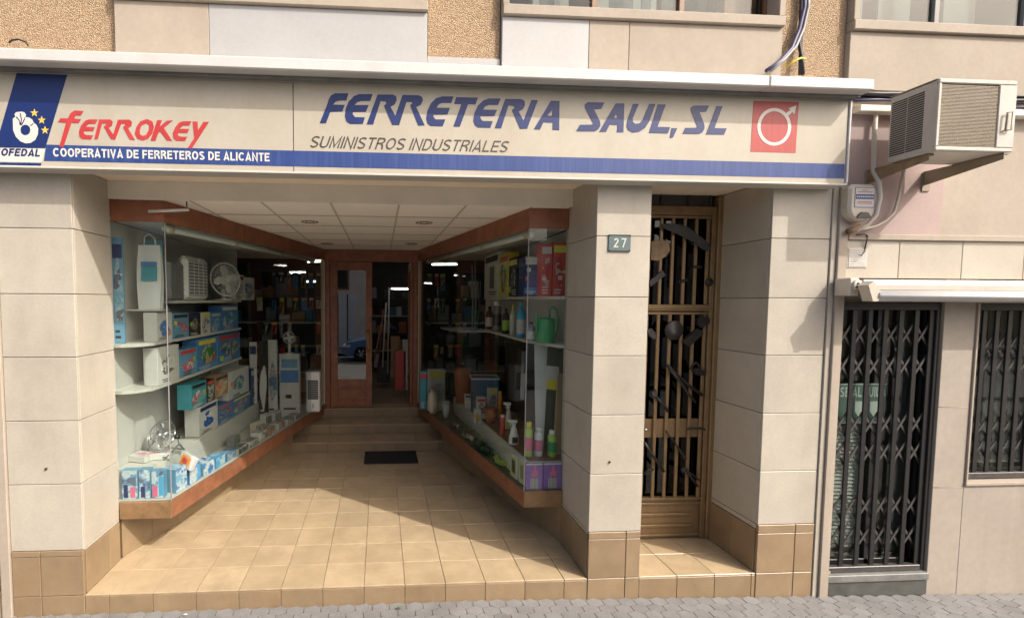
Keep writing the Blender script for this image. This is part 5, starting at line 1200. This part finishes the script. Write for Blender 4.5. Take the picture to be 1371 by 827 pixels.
# watering can
def watering_can(loc, r, h):
    t = thing('watering_can', 'bright green plastic watering can on the shelf under the red cartons', 'watering can', loc, 0, GR)
    lathe('body', [(r * .92, 0), (r, .01), (r * .97, h * .75), (r * .86, h * .80), (r * .6, h * .82), (r * .55, h * .78)], 'plastic_green', t, n=26)
    tube('handle', [(r * .5, 0, h * .78), (r * .4, 0, h * 1.08), (r * .75, 0, h * 1.18), (r * 1.15, 0, h * 1.08), (r * 1.38, 0, h * .8), (r * 1.35, 0, h * .45), (r * 1.1, 0, h * .15), (r * .9, 0, h * .12)], r * .11, 'plastic_green', t, 8, local=True)
    tube('spout', [(-r * .85, 0, h * .2), (-r * 1.15, -.05, h * .5), (-r * 1.3, -.09, h * .95)], r * .16, 'plastic_green', t, 10, local=True, taper=.7)
q0, q1 = at(719, 460, Y=.80), at(744, 460, Y=.80); watering_can(((q0.x + q1.x) / 2, .84, RZ2 + .002), (q1.x - q0.x) / 2, at(731, 418, Y=.84).z - RZ2)
# bottles
def bottle(label, x, y, z, r, h, m_, cap='plastic_white', kind='can', lab=None, patches='card_white', group=GR):
    t = thing({'can': 'spray_can', 'trigger': 'spray_bottle', 'flask': 'bottle', 'tube': 'tube_bottle'}[kind], label, 'spray bottle' if kind == 'trigger' else 'bottle', (x, y, z + .001), random.uniform(-.3, .3), group)
    if kind == 'can':
        lathe('body', [(r * .9, 0), (r, .006), (r, h * .78), (r * .82, h * .82), (r * .5, h * .84)], m_, t, n=18); lathe('cap', [(r * .72, h * .835), (r * .72, h * .97), (r * .6, h), (.0, h)], cap, t, n=18)
        lathe('label_band', [(r * 1.01, h * .18), (r * 1.015, h * .2), (r * 1.015, h * .55), (r * 1.01, h * .57)], patches, t, n=18)
    elif kind == 'flask':
        lathe('body', [(r * .85, 0), (r, .01), (r, h * .62), (r * .8, h * .74), (r * .38, h * .82), (r * .36, h * .88)], m_, t, n=18); lathe('cap', [(r * .44, h * .88), (r * .44, h * .985), (.0, h)], cap, t, n=14)
        lathe('label_band', [(r * 1.01, h * .12), (r * 1.015, h * .14), (r * 1.015, h * .5), (r * 1.01, h * .52)], patches, t, n=18)
    elif kind == 'tube':
        lathe('body', [(r, 0), (r, h * .86), (r * .6, h * .88)], m_, t, n=14); lathe('cap', [(r * .8, h * .882), (r * .7, h), (.0, h)], cap, t, n=14)
    else:
        lathe('body', [(r * .85, 0), (r, .012), (r, h * .3), (r * .72, h * .45), (r * .62, h * .58), (r * .36, h * .70), (r * .34, h * .76)], m_, t, n=18)
        o = lathe('collar', [(r * .44, h * .76), (r * .44, h * .83), (r * .3, h * .84)], cap, t, n=14)
        lbox('trigger_head', t, -.012, 0, h * .90, r * 1.7, r * .62, h * .11, cap, .006); lbox('nozzle', t, -r * 1.15, 0, h * .92, r * .5, r * .4, h * .06, cap, .003)
        tube('trigger', [(-r * .45, 0, h * .86), (-r * .75, 0, h * .78), (-r * .62, 0, h * .69)], r * .12, cap, t, 6, local=True)
        lbox('label_patch', t, 0, -r * .96, h * .2, r * 1.1, .004, h * .24, patches, 0)
    return t
def bpx(label, px0, px1, pyt, pyb, z, m_, **k):
    q = at((px0 + px1) / 2, pyb, Z=z); kx = at(px1, pyb, Y=q.y).x - at(px0, pyb, Y=q.y).x
    h = at((px0 + px1) / 2, pyt, Y=q.y).z - z
    return bottle(label, q.x, q.y + kx / 2, z, kx / 2, h, m_, **k)
bpx('lime and pink spray can at the glass corner of the garden display', 704, 714, 566, 612, .946, 'plastic_lime', cap='plastic_yellow', patches='plastic_pink')
bpx('white spray can with pink label between two green ones', 717, 728, 573, 611, .946, 'plastic_white', cap='plastic_white', patches='plastic_pink')
bpx('green spray can with white cap against the pilaster', 735, 746, 577, 612, .946, 'plastic_lime', cap='plastic_white', patches='plastic_green')
bpx('white trigger spray bottle with black label on the ledge', 683, 696, 562, 596, .946, 'plastic_white', cap='plastic_white', kind='trigger', patches='plastic_black')
bpx('pale green trigger spray bottle behind the white one', 677, 687, 538, 575, .946, 'plastic_cream', cap='plastic_white', kind='trigger', patches='plastic_lime')
bpx('small red bottle with white label on the ledge', 670, 677, 556, 584, .946, 'plastic_red', cap='plastic_white', kind='tube')
bpx('orange tube with yellow cap standing on the ledge', 667, 673, 524, 560, .946, 'plastic_orange', cap='plastic_yellow', kind='tube')
def shelfbottle(label, px, hw, pyt, m_, off=.0, **k):
    q = hit(px, 450, (1.70, .95), (1.68, 2.9)); rr = hw * (q.y - EYE.y) / FPX
    return bottle(label, q.x, q.y, RZ2, rr, hit(px, pyt, (1.70, .95), (1.68, 2.9)).z - RZ2, m_, **k)
shelfbottle('light blue bottle with blue lettering on the shelf of the garden display', 697, 6, 405, 'plastic_lblue', kind='flask', cap='plastic_lblue', patches='card_white')
shelfbottle('white capped slim bottle beside the light blue one', 686, 4, 408, 'plastic_cream', kind='flask', cap='plastic_yellow', patches='card_white')
shelfbottle('black bottle with pale label on the shelf', 677, 5, 412, 'plastic_black', kind='flask', cap='plastic_black', patches='plastic_lime')
shelfbottle('white-topped pump bottle on the shelf', 665, 6, 403, 'plastic_grey', kind='can', cap='plastic_white', patches='plastic_black')
shelfbottle('dark bottle with a white slanting label at the shelf end', 655, 5, 410, 'plastic_black', kind='flask', cap='plastic_black', patches='card_white')
q = at(711, 445, Y=.98)
bottle('smoky plastic jug half hidden behind the glass corner', q.x, q.y, RZ2, .045, .20, 'plastic_grey', kind='flask', cap='plastic_black')
# purple printed cartons on the front of the deck
for k, (a_, b_, lab) in enumerate(((704, 727, 'purple printed carton with a pink figure at the glass corner'), (727.5, 752, 'purple printed carton with a pink figure against the pilaster'))):
    p0, p1 = at(a_, 640, Y=.585), at(b_, 640, Y=.585); zt = .935; wd = p1.x - p0.x; z = .6855; h = zt - z
    t = thing('carton', lab, 'carton', ((p0.x + p1.x) / 2, .588, z), 0, GR)
    lbox('body', t, 0, .012, h / 2, wd - .003, .022, h, 'plastic_purple', .001); lbox('white_edge', t, 0, -.001, h * .965, wd - .004, .002, h * .06, 'card_white', 0)
    outl = [(-.04, .52), (-.10, .40), (-.16, .60), (-.05, .72), (-.02, .90), (.08, .92), (.10, .74), (.20, .66), (.16, .46), (.06, .50)]
    V = [(u * wd, -.0008, v * h) for u, v in outl]; V += [(x, y - .0018, zq) for x, y, zq in V]; n = len(outl)
    mk('pink_figure', V, [tuple(range(n)), tuple(range(n, 2 * n))] + [(i, (i + 1) % n, n + (i + 1) % n, n + i) for i in range(n)], 'plastic_pink', t, local=True)
    lbox('cage_picture', t, .0, -.001, h * .23, wd * .46, .0018, h * .40, 'plastic_grey', 0)
    for i in range(6): lbox('cage_bar', t, wd * (-.2 + .08 * i), -.0028, h * .23, .005, .0016, h * .40, 'card_white', 0)
# white packs on the deck past the corner
dgr = (Vector((.76, 4.33)) - Vector((1.475, .555))).normalized(); inr = Vector((dgr.y, -dgr.x))
for i, (f, wd, hh, lab, fr) in enumerate(((.02, .15, .24, 'white pack with a grey window beside the purple cartons', 'plastic_grey'), (.065, .16, .23, 'white pack with a dark window second from the glass corner', 'plastic_black'))):
    P = Vector((1.475, .555)) + dgr * (f * 3.84) + inr * .05
    t = thing('carton', lab, 'carton', (P.x, P.y, .6855), math.atan2(dgr.y, dgr.x), GR)
    lbox('body', t, wd / 2, -.03, hh / 2, wd - .012, .05, hh, 'card_white', .003); lbox('window', t, wd * .5, -.003, hh * .5, wd * .42, .003, hh * .55, fr, 0); lbox('window_frame', t, wd * .5, -.0042, hh * .5, wd * .6, .002, hh * .72, 'plastic_lime', 0)
# green hose coil and garden bits on the deck
for k, (f, off_, r_, mm, lab) in enumerate(((.20, .17, .10, 'plastic_lime', 'coil of light green hose on the dark deck'), (.33, .17, .11, 'plastic_dkgreen', 'coil of dark green hose on the dark deck'), (.46, .16, .10, 'plastic_grey', 'coil of grey wire on the dark deck'))):
    P = Vector((1.475, .555)) + dgr * (f * 3.84) + inr * off_
    pts = [(P.x + r_ * (1 + .12 * math.sin(2.3 * t_ + k)) * math.cos(t_), P.y + r_ * 1.7 * math.sin(t_ + .2), .697 + .0025 * t_) for t_ in [i * .35 for i in range(50)]]
    tag(tube('hose_coil', pts, .009, mm, None, 6), lab, 'hose', 'coils on the deck of the garden display')
for k, (f, off_, L_, mm, lab) in enumerate(((.13, .12, .20, 'plastic_lime', 'light green garden glove shape lying by the white packs'), (.27, .10, .22, 'board_green', 'dark green netting roll lying along the glass'), (.40, .09, .20, 'plastic_cream', 'pale twine roll lying along the glass'), (.55, .12, .18, 'plastic_grey', 'grey cord hank on the deck near the vase'))):
    P = Vector((1.475, .555)) + dgr * (f * 3.84) + inr * off_; Q = P + dgr * L_
    tag(tube('garden_roll', [(P.x, P.y, .715), (P.x + .012, (P.y + Q.y) / 2, .722), (Q.x, Q.y, .713)], .026, mm, None, 9), lab, 'garden roll', 'rolls on the deck of the garden display')
for k, (f0, f1, off_, lab) in enumerate(((.10, .24, .16, 'artificial ivy garland on the dark deck nearest the white packs'), (.25, .40, .22, 'artificial ivy garland in the middle of the dark deck'), (.38, .56, .20, 'artificial ivy garland on the dark deck nearest the vase'))):
    P = Vector((1.475, .555)) + dgr * (f0 * 3.84) + inr * off_; t = thing('ivy_garland', lab, 'garland', (P.x, P.y, .686), math.atan2(dgr.y, dgr.x), 'garlands on the deck of the garden display')
    Lg = (f1 - f0) * 3.84; st_ = [(Lg * i / 14, .05 * math.sin(i * 1.3 + k), .02 + .015 * math.sin(i * 2.1)) for i in range(15)]
    tube('stem', st_, .005, 'plastic_dkgreen', t, 5, local=True)
    V = []; F = []
    for i in range(70):
        x = Lg * random.random(); y = .05 * math.sin(x / Lg * 18.2 + k) + random.uniform(-.07, .07); z = random.uniform(.012, .07); r = random.uniform(.018, .034); a = random.uniform(0, 6.28); n = len(V); tl = random.uniform(-.6, .6)
        for u, v in ((1, 0), (.3, .55), (-.8, .35), (-1, 0), (-.8, -.35), (.3, -.55)):
            X_, Y_ = u * r, v * r; V.append((x + X_ * math.cos(a) - Y_ * math.sin(a), y + X_ * math.sin(a) + Y_ * math.cos(a), z + Y_ * tl + .3 * abs(Y_)))
        F.append(tuple(range(n, n + 6)))
    tag(mk('leaves', V, F, 'plastic_lime' if k == 0 else 'plastic_ivy', t, local=True), kind='stuff')
# leaning boards behind the bottles
def board(label, pts, y0, y1, m_, th=.02, patches=()):
    """pts: bottom-left, bottom-right, top-right, top-left pixels; bottom at depth y0, top at y1"""
    P = [at(*pts[0], Y=y0), at(*pts[1], Y=y0), at(*pts[2], Y=y1), at(*pts[3], Y=y1)]; d = Vector((0, th, 0))
    t = thing('board', label, 'board', P[0], 0, 'boards leaning in the garden display')
    mk('sheet', P + [p + d for p in P], [(0, 1, 2, 3), (7, 6, 5, 4), (0, 4, 5, 1), (1, 5, 6, 2), (2, 6, 7, 3), (3, 7, 4, 0)], m_, t)
    for a, b, mm in patches:
        L0, L1 = P[0].lerp(P[3], a), P[0].lerp(P[3], b); R0, R1 = P[1].lerp(P[2], a), P[1].lerp(P[2], b); e = Vector((0, -.003, 0))
        V = [L0 + e, R0 + e, R1 + e, L1 + e, L0 + e * .3, R0 + e * .3, R1 + e * .3, L1 + e * .3]
        mk('band', V, [(0, 1, 2, 3), (7, 6, 5, 4), (0, 4, 5, 1), (1, 5, 6, 2), (2, 6, 7, 3), (3, 7, 4, 0)], mm, t)
    return t
board('white board leaning behind the spray cans', [(718, 604), (727, 604), (735, 461), (716, 461)], .80, .98, 'card_white')
board('dark green board with a yellow band leaning behind the spray cans', [(722, 590), (741, 592), (752, 466), (734, 464)], .86, .96, 'board_green', patches=((.55, .66, 'plastic_yellow'), (.66, .80, 'card_white')))
board('brown corrugated strip leaning against the pilaster', [(741, 608), (751, 609), (754, 500), (747, 500)], .74, .80, 'card_kraft')
board('pale carton strip hanging beside the dark gap', [(697, 535), (702, 535), (704, 500), (698, 500)], 1.4, 1.4, 'card_white')
# far right-hand goods near the door
t = thing('storage_bin', 'deep blue plastic bin with pale rim at the back of the garden display', 'bin', (1.30, 2.75, .946), R(-6), GR)
q0, q1 = at(633, 530, Y=2.6), at(669, 530, Y=2.6); wd = q1.x - q0.x; t.location.x = (q0.x + q1.x) / 2; hb = at(650, 507, Y=2.6).z - .946
V = [(-wd * .46, -.14, 0), (wd * .46, -.14, 0), (wd * .46, .14, 0), (-wd * .46, .14, 0), (-wd * .5, -.16, hb), (wd * .5, -.16, hb), (wd * .5, .16, hb), (-wd * .5, .16, hb)]
mk('body', V, [(0, 1, 2, 3), (0, 1, 5, 4), (1, 2, 6, 5), (2, 3, 7, 6), (3, 0, 4, 7), (4, 5, 6, 7)], 'plastic_blue', t, local=True)
for a, b, cx2, cy2 in ((wd * 1.04, .014, 0, -.162), (wd * 1.04, .014, 0, .162), (.014, .31, -wd * .51, 0), (.014, .31, wd * .51, 0)): lbox('rim', t, cx2, cy2, hb, a, b, .02, 'plastic_white', .004)
def pot(label, px0, px1, pyt, pyb, y, prof, m_, name, cat, z=None):
    q0, q1 = at(px0, pyb, Y=y), at(px1, pyb, Y=y); r = (q1.x - q0.x) / 2; zb = q0.z if z is None else z; h = at(px0, pyt, Y=y).z - zb
    t = thing(name, label, cat, ((q0.x + q1.x) / 2, y, zb), 0, GR); lathe('body', [(r * a, h * b) for a, b in prof], m_, t, n=24); return t
pot('cream round vase near the open door leaf', 572, 588, 520, 545, 3.55, [(.45, 0), (.85, .15), (1, .45), (.8, .75), (.45, .88), (.5, 1), (.4, .97)], 'plastic_cream', 'vase', 'vase', .686)
pot('small white bowl on the deck beside the cream vase', 592, 602, 537, 545, 3.30, [(.5, 0), (.9, .4), (1, 1), (.88, .95), (.7, .5)], 'plastic_white', 'bowl', 'bowl', .686)
pot('dark terracotta flower pot behind the blue bin', 607, 632, 494, 530, 3.15, [(.68, 0), (.92, .8), (1, .82), (1, 1), (.9, .98), (.8, .6)], 'terracotta', 'flower_pot', 'flower pot', .946)
pot('brown clay bowl among the small packs on the ledge', 648, 665, 545, 558, 2.0, [(.5, 0), (.95, .5), (1, 1), (.85, .95)], 'terracotta', 'clay_bowl', 'bowl', .946)
rfront('teal upright carton close to the open door leaf', 563, 572, 497, .686, 3.85, 'card_teal', 'card_teal', .1)
rfront('pale picture carton behind the cream vase', 573, 597, 494, .686, 3.75, printed([(.35, .35, .33), (.4, .4, .38), (.2, .22, .2)], 5), 'card_white', .04)
for k, (px0, px1, pyt, y, lab, mm) in enumerate(((640, 652, 532, 2.2, 'small wire-patterned pack on the ledge', printed([(.3, .3, .28), (.08, .08, .08), (.4, .38, .35)], 22)), (637, 646, 548, 1.95, 'yellow and grey pack on the ledge', printed([(.4, .3, .06), (.2, .2, .2)], 12)), (624, 632, 528, 2.7, 'small pale jar pack on the ledge', 'plastic_cream'), (655, 668, 520, 2.35, 'violet-grey pack before the blue bin', printed([(.2, .18, .24), (.3, .28, .32), (.1, .1, .12)], 14)))):
    rfront(lab, px0, px1, pyt, .946, y, mm, 'card_white', .08)
for k, (px, pyt, pyb, y, mm, lab) in enumerate(((702, 470, 520, 1.7, 'plastic_grey', 'bundle of grey chain hanging behind the white strip'), (636, 350, 445, 3.1, 'cable_grey', 'thin pale rod hanging at the end panel'), (641, 352, 440, 3.12, 'iron_dull', 'dark rod hanging beside the pale one'), (632, 355, 448, 3.08, 'cable_grey', 'slim grey rod nearest the dark shop'))):
    tag(tube('hanging_rod', [at(px, pyt, Y=y), at(px + (1 if k else -1), (pyt + pyb) / 2, Y=y), at(px, pyb, Y=y)], .010 if k else .03, mm, None, 7), lab, 'rod', 'rods hanging in the garden display')

# ================================================================ INSIDE THE SHOP
def rack(x0, x1, y0, y1, z0, levels, label, dims=(.3, .45), m_='iron_dull'):
    t = thing('shop_rack', label, 'shelving', ((x0 + x1) / 2, (y0 + y1) / 2, z0))
    for x in (x0, x1):
        for y in (y0, y1): box('post', x - .015, x + .015, y - .015, y + .015, z0, 2.95, m_, t, 0)
    for k in range(levels):
        z = z0 + .12 + k * (2.2 / levels); box('board', x0 - .015, x1 + .015, y0 - .016, y1 + .016, z - .02, z, 'shelf_white' if k % 2 else 'iron_dull', t, 0)
    return [z0 + .12 + k * (2.2 / levels) for k in range(levels)]
gc = ['card_kraft', 'plastic_dkgreen', 'plastic_grey', 'plastic_grey', 'plastic_black', 'terracotta', 'card_white', 'plastic_blue', 'window_wood', 'plastic_black']
rackdefs = [(-2.75, -1.0, 4.75, 5.1, 'dim shelving seen through the fan display glass'), (-4.4, -2.7, 3.7, 4.1, 'dim shelving deeper in the shop behind the fan display'), (.98, 2.6, 4.75, 5.1, 'dim shelving seen through the garden display glass'), (-.2, .9, 8.2, 8.6, 'dim shelving facing the open door at the back of the shop')]
for (x0, x1, y0, y1, lab), short in zip(rackdefs, ('behind the fan display', 'deep behind the fan display', 'behind the garden display', 'facing the open door')):
    zs = rack(x0, x1, y0, y1, .613, 5, lab)
    for z in zs:
        x = x0 + .03
        while x < x1 - .12:
            wd = random.uniform(.08, .22); h = random.uniform(.12, .36)
            if random.random() < .8:
                o = box('stock_box', x, min(x + wd, x1), y0 + .0 + random.uniform(0, .06), y1 - .02, z + .001, z + h, random.choice(gc), None, .003)
                cw = {'card_kraft': 'brown', 'plastic_dkgreen': 'dark green', 'plastic_grey': 'grey', 'plastic_black': 'black', 'terracotta': 'reddish', 'card_white': 'white', 'plastic_blue': 'blue', 'window_wood': 'wood-coloured', 'card_teal': 'teal', 'plastic_purple': 'purple'}[o.data.materials[0].name]
                tag(o, 'dim ' + cw + ' box on the ' + ('lowest', 'second', 'middle', 'fourth', 'top')[zs.index(z)] + ' board of the rack ' + short, 'carton', 'stock on the shelving inside the shop')
            x += wd + random.uniform(.005, .06)
# blister packs hanging on wires just behind the rear glass of both displays
for side, xs_, word in ((-1, [-1.95 + .125 * i for i in range(9)], 'fan'), (1, [.98 + .125 * i for i in range(6)], 'garden')):
    rail = thing('hanging_rail', 'dark rail frame with hooks behind the rear glass of the ' + word + ' display', 'rail', (xs_[0], 4.56, 1.5))
    for r_, zr in enumerate((2.95, 2.52, 2.10, 1.70)):
        tube('rail_bar', [(xs_[0] - .08, 4.575, zr), (xs_[-1] + .08, 4.575, zr)], .006, 'iron_dull', rail, 6)
        for c_i, x in enumerate(xs_):
            if random.random() < .22: continue
            hh = random.uniform(.16, .30); wd = random.uniform(.06, .10); x += random.uniform(-.015, .015)
            t = thing('blister_pack', 'small packaged tool hanging in the ' + ('top', 'second', 'third', 'lowest')[r_] + ' row behind the ' + word + ' display glass', 'blister pack', (x, 4.56, zr - hh - .03), random.uniform(-.25, .25), 'packs hanging behind the ' + word + ' display')
            lbox('card', t, 0, 0, hh / 2, wd, .004, hh, random.choice(['card_white', 'plastic_grey', 'card_kraft', 'card_blue', 'plastic_black', 'plastic_dkgreen', 'plastic_grey', 'plastic_red']), .001)
            lbox('header', t, 0, -.003, hh * .88, wd * .96, .002, hh * .18, random.choice(['plastic_yellow', 'card_white', 'plastic_orange', 'plastic_grey', 'dark']), 0)
            tube('packed_tool', [(-wd * .2, -.014, hh * .12), (0, -.016, hh * .45), (wd * .15, -.014, hh * .72)], random.uniform(.007, .014), random.choice(['chrome', 'iron_dull', 'plastic_black', 'plastic_cream', 'plastic_grey']), t, 6, local=True)
            tube('hook', [(0, .0, hh * .96), (0, .005, hh + .02), (0, .015, hh + .03)], .003, 'chrome', t, 5, local=True)
# fluorescent tubes inside, lit
for (px, py, y, lx, ly, lab) in ((423, 350, 5.2, -.16, .10, 'lit tube lamp seen highest through the fan display glass'), (398, 365, 7.2, -.20, .10, 'lit tube lamp farther in behind the fan display'), (415, 377, 8.8, -.16, .1, 'small lit tube lamp deepest behind the fan display'),
                             (540, 349, 6.0, .22, 0, 'lit tube lamp at the ceiling above the open doorway'), (538, 387, 8.6, .28, 0, 'lit tube lamp low at the back seen through the open doorway'), (595, 354, 6.2, .26, -.06, 'lit tube lamp seen through the garden display glass')):
    c0 = at(px, py, Y=y); t = thing('tube_lamp', lab, 'tube lamp', c0, 0, 'lit tube lamps inside the shop')
    tube('lit_tube', [(-lx, -ly, 0), (lx, ly, 0)], .016, TUBE, t, 8, local=True); tube('batten', [(-lx, -ly, .045), (lx, ly, .045)], .022, 'plastic_white', t, 6, local=True)
    tube('drop_rod', [(0, 0, .06), (0, 0, max(.12, 3.56 - c0.z))], .005, 'iron', t, 5, local=True)
for x, y, lab in ((-2.1, 4.95, 'added unseen fill tube lamp above the shelving behind the fan display'), (2.0, 4.95, 'added unseen fill tube lamp above the shelving behind the garden display'), (.1, 5.6, 'added unseen fill tube lamp just inside the doorway')):  # unseen lamps added to brighten the dark shop interior
    t = thing('tube_lamp', lab, 'tube lamp', (x, y, 3.50), 0, 'lit tube lamps inside the shop')
    tube('lit_tube', [(-.6, 0, 0), (.6, 0, 0)], .016, TUBE, t, 8, local=True); tube('batten', [(-.62, 0, .04), (.62, 0, .04)], .022, 'plastic_white', t, 6, local=True)
# goods in the open doorway
def inbox(label, px0, px1, pyt, pyb, y, m_, dep=.12, name='carton', cat='carton'):
    q0, q1 = at(px0, pyb, Y=y), at(px1, pyb, Y=y); zt = at(px0, pyt, Y=y).z; zb = max(.614, q0.z)
    t = thing(name, label, cat, ((q0.x + q1.x) / 2, y, zb), 0, 'goods standing inside the open doorway')
    lbox('body', t, 0, dep / 2, (zt - zb) / 2, q1.x - q0.x, dep, zt - zb, m_, .004); lbox('lid_edge', t, 0, dep / 2, (zt - zb) - .015, (q1.x - q0.x) * 1.02, dep * 1.02, .02, m_, .002)
    return t
inbox('tall dull red carton standing inside the open doorway', 529, 541, 470, 522, 5.35, 'plastic_red')
inbox('olive board behind the dull red carton', 523, 535, 450, 505, 5.6, 'card_kraft', .03, 'plank', 'plank')
inbox('small white and green box beside the dull red carton', 539, 546, 455, 470, 5.5, 'card_white', .1)
inbox('pale strip leaning at the open door leaf', 543, 546.5, 468, 522, 5.2, 'card_white', .03, 'strip', 'strip')
for k, (p0_, p1_, y, mm, lab) in enumerate((((501, 482), (511, 432), 5.9, 'card_kraft', 'leaning plank nearest the closed door leaf'), ((512, 492), (517, 405), 5.8, 'card_white', 'long pale plank leaning inside the doorway'), ((519, 500), (521, 385), 5.9, 'shelf_white', 'upright pale board edge inside the doorway'), ((506, 498), (513, 415), 6.0, 'wood', 'thin brown plank leaning between the pale ones'))):
    a_, b_ = at(*p0_, Y=y), at(*p1_, Y=y + .1); a_.z = max(a_.z, .64)
    tag(tube('plank', [a_, b_], .022, mm, None, 4), lab, 'plank', 'planks leaning inside the shop')
inbox('black stacked crate at the foot of the leaning planks', 505, 522, 488, 512, 6.1, 'plastic_black', .3, 'crate', 'crate')
tag(tube('hanger', [at(522, 437, Y=7), at(532, 441, Y=7), at(523, 434, Y=7), at(522, 441, Y=7)], .012, 'plastic_purple'), 'violet clothes-hanger shape in the dark shop', 'hanger')
# upstairs goods behind the window panes
for (px0, px1, pyt, y, mm, lab) in ((713, 762, -30, .30, 'card_white', 'white notice sheet standing in the upper window'), (800, 880, -60, .40, 'card_white', 'white appliance with grey window in the upper window'), (886, 968, -60, .45, 'card_white', 'white printed appliance carton in the upper window')):
    p0, p1 = at(px0, 10, Y=y), at(px1, 10, Y=y); zt = at(px0, pyt, Y=y).z
    t = thing('stored_appliance', lab, 'appliance', ((p0.x + p1.x) / 2, y, 4.622)); wd = p1.x - p0.x; h = zt - 4.622
    lbox('body', t, 0, .06, h / 2, wd, .10, h, mm, .004)
    lbox('grey_panel', t, -wd * .1, .008, h * .60, wd * .4, .004, h * .3, 'plastic_grey', 0); lbox('print_line', t, wd * .25, .008, h * .35, wd * .3, .004, h * .05, 'plastic_grey', 0)
    if wd > .5: lbox('grey_panel', t, wd * .32, .008, h * .6, wd * .16, .004, h * .4, 'plastic_grey', 0)
box('wood_shutter', 2.93, 3.20, .14, .17, 4.737, 6.3, 'wood', SB, .003)
for x in (-.35, .20): box('wood_shutter', x, x + .16, .14, .16, 4.737, 6.3, 'window_wood', SB, .003)
for x, w_ in ((3.98, 'beside the pebble-dash pier'), (4.42, 'above the side of the air conditioner'), (5.03, 'above the awning')): tag(box('net_curtain', x, x + .30, .28, .29, 4.62, 6.2, 'plastic_grey', None, .002), 'grey net curtain strip behind the upper window ' + w_, 'curtain', 'net curtains behind the upper window')

# ================================================================ LEFT NEIGHBOUR: rough stone strip
LN = thing('stone_wall', 'rough stone wall edge beyond the white trim of the shop', 'wall', (-3.4, 0, 0))
box('backing', -4.6, -2.772, .03, .4, -.1, 6.5, 'pebble_mortar', LN, 0)
y_ = 0
z = -.05
while z < 1.5:
    h = random.uniform(.16, .28); x = -4.5
    while x < -2.80:
        wd = min(random.uniform(.28, .5), -2.775 - x)
        if wd < .1: break
        jj = [random.uniform(-.02, .02) for _ in range(8)]
        mk('stone', [(x + .01 + jj[0], .029, z + .01), (x + wd - .012, .029, z + .01 + jj[1]), (x + wd - .012, .029, z + h - .012), (x + .01, .029, z + h - .012 + jj[2]), (x + .03, -.012 + jj[3], z + .03), (x + wd - .03, -.014 + jj[4], z + .03), (x + wd - .03, -.012 + jj[5], z + h - .03), (x + .03, -.012 + jj[6], z + h - .03)],
           [(0, 1, 2, 3), (4, 5, 6, 7), (0, 1, 5, 4), (1, 2, 6, 5), (2, 3, 7, 6), (3, 0, 4, 7)], 'stone_rough', LN); x += wd
    z += h
box('render', -4.6, -2.80, .0, .029, 1.56, 3.3, 'wall_cream', LN, 0)

# ================================================================ ACROSS THE STREET (seen only as reflections)
OB = thing('opposite_building', 'pale apartment building across the street with shutters and white ground-floor doors', 'building', (0, -12, 0))
box('wall', -16, 18, -13, -12, -.2, 4.6, 'facade_far', OB, 0)
for i in range(9):
    x = -13 + i * 3.4
    wdw = box('window', x, x + 1.3, -11.995, -11.93, 2.95, 4.2, 'window_wood', OB, .01); box('pane', x + .1, x + 1.2, -11.925, -11.92, 3.05, 4.1, 'dark', wdw, 0)
    dr = box('shutter_door', x - .2, x + 1.7, -11.995, -11.94, -.02, 2.7, 'facade_white', OB, .01)
    for k in range(3): box('shutter_bar', x + .2 + k * .5, x + .26 + k * .5, -11.938, -11.92, 0, 2.7, 'iron', dr, 0)
CRX, CRY, CRZ = -1.45, -7.9, -.127
CAR = thing('parked_car', 'blue hatchback parked across the street', 'car', (CRX + 2, CRY, CRZ))
prof = [(0, .35), (.03, .62), (.18, .78), (.95, .92), (1.55, 1.38), (2.0, 1.47), (3.1, 1.44), (3.75, 1.02), (4.0, .95), (4.05, .40), (3.85, .28), (.2, .25)]
V = [(CRX + x, CRY - .84 + (.16 if zq > 1.0 else 0), CRZ + zq) for x, zq in prof] + [(CRX + x, CRY + .84 - (.16 if zq > 1.0 else 0), CRZ + zq) for x, zq in prof]; n = len(prof)
mk('body', V, [tuple(range(n)), tuple(range(n, 2 * n))] + [(i, (i + 1) % n, n + (i + 1) % n, n + i) for i in range(n)], 'car_blue', CAR)
for yy in (CRY + .77,):
    mk('side_window', [(CRX + 1.15, yy, CRZ + 1.0), (CRX + 1.62, yy - .06, CRZ + 1.34), (CRX + 3.05, yy - .06, CRZ + 1.36), (CRX + 3.5, yy, CRZ + 1.05), (CRX + 1.15, yy + .02, CRZ + 1.0), (CRX + 1.62, yy - .04, CRZ + 1.34), (CRX + 3.05, yy - .04, CRZ + 1.36), (CRX + 3.5, yy + .02, CRZ + 1.05)], [(0, 1, 2, 3), (7, 6, 5, 4), (0, 4, 5, 1), (1, 5, 6, 2), (2, 6, 7, 3), (3, 7, 4, 0)], 'dark', CAR)
for wx in (.78, 3.2):
    for sy in (-1, 1):
        wl = lathe('wheel', [(.0, -.1), (.24, -.1), (.31, -.09), (.315, 0), (.31, .09), (.24, .1), (.0, .1)], 'rubber', CAR, loc=Vector((CRX + wx, CRY + sy * .78, CRZ + .315)) - ORG[CAR.name], n=24, axis='Y')
        for k in range(6):
            a = k * math.pi / 3; c = Vector((CRX + wx, CRY + sy * .89, CRZ + .315)) - ORG[CAR.name]
            tube('spoke', [c, c + Vector((.21 * math.cos(a), 0, .21 * math.sin(a)))], .022, 'chrome', wl, 5, local=True)
box('headlight', CRX + .02, CRX + .35, CRY + .60, CRY + .846, CRZ + .60, CRZ + .72, 'plastic_white', CAR, .02)
box('bumper', CRX - .03, CRX + .2, CRY - .8, CRY + .8, CRZ + .3, CRZ + .5, 'plastic_grey', CAR, .03)
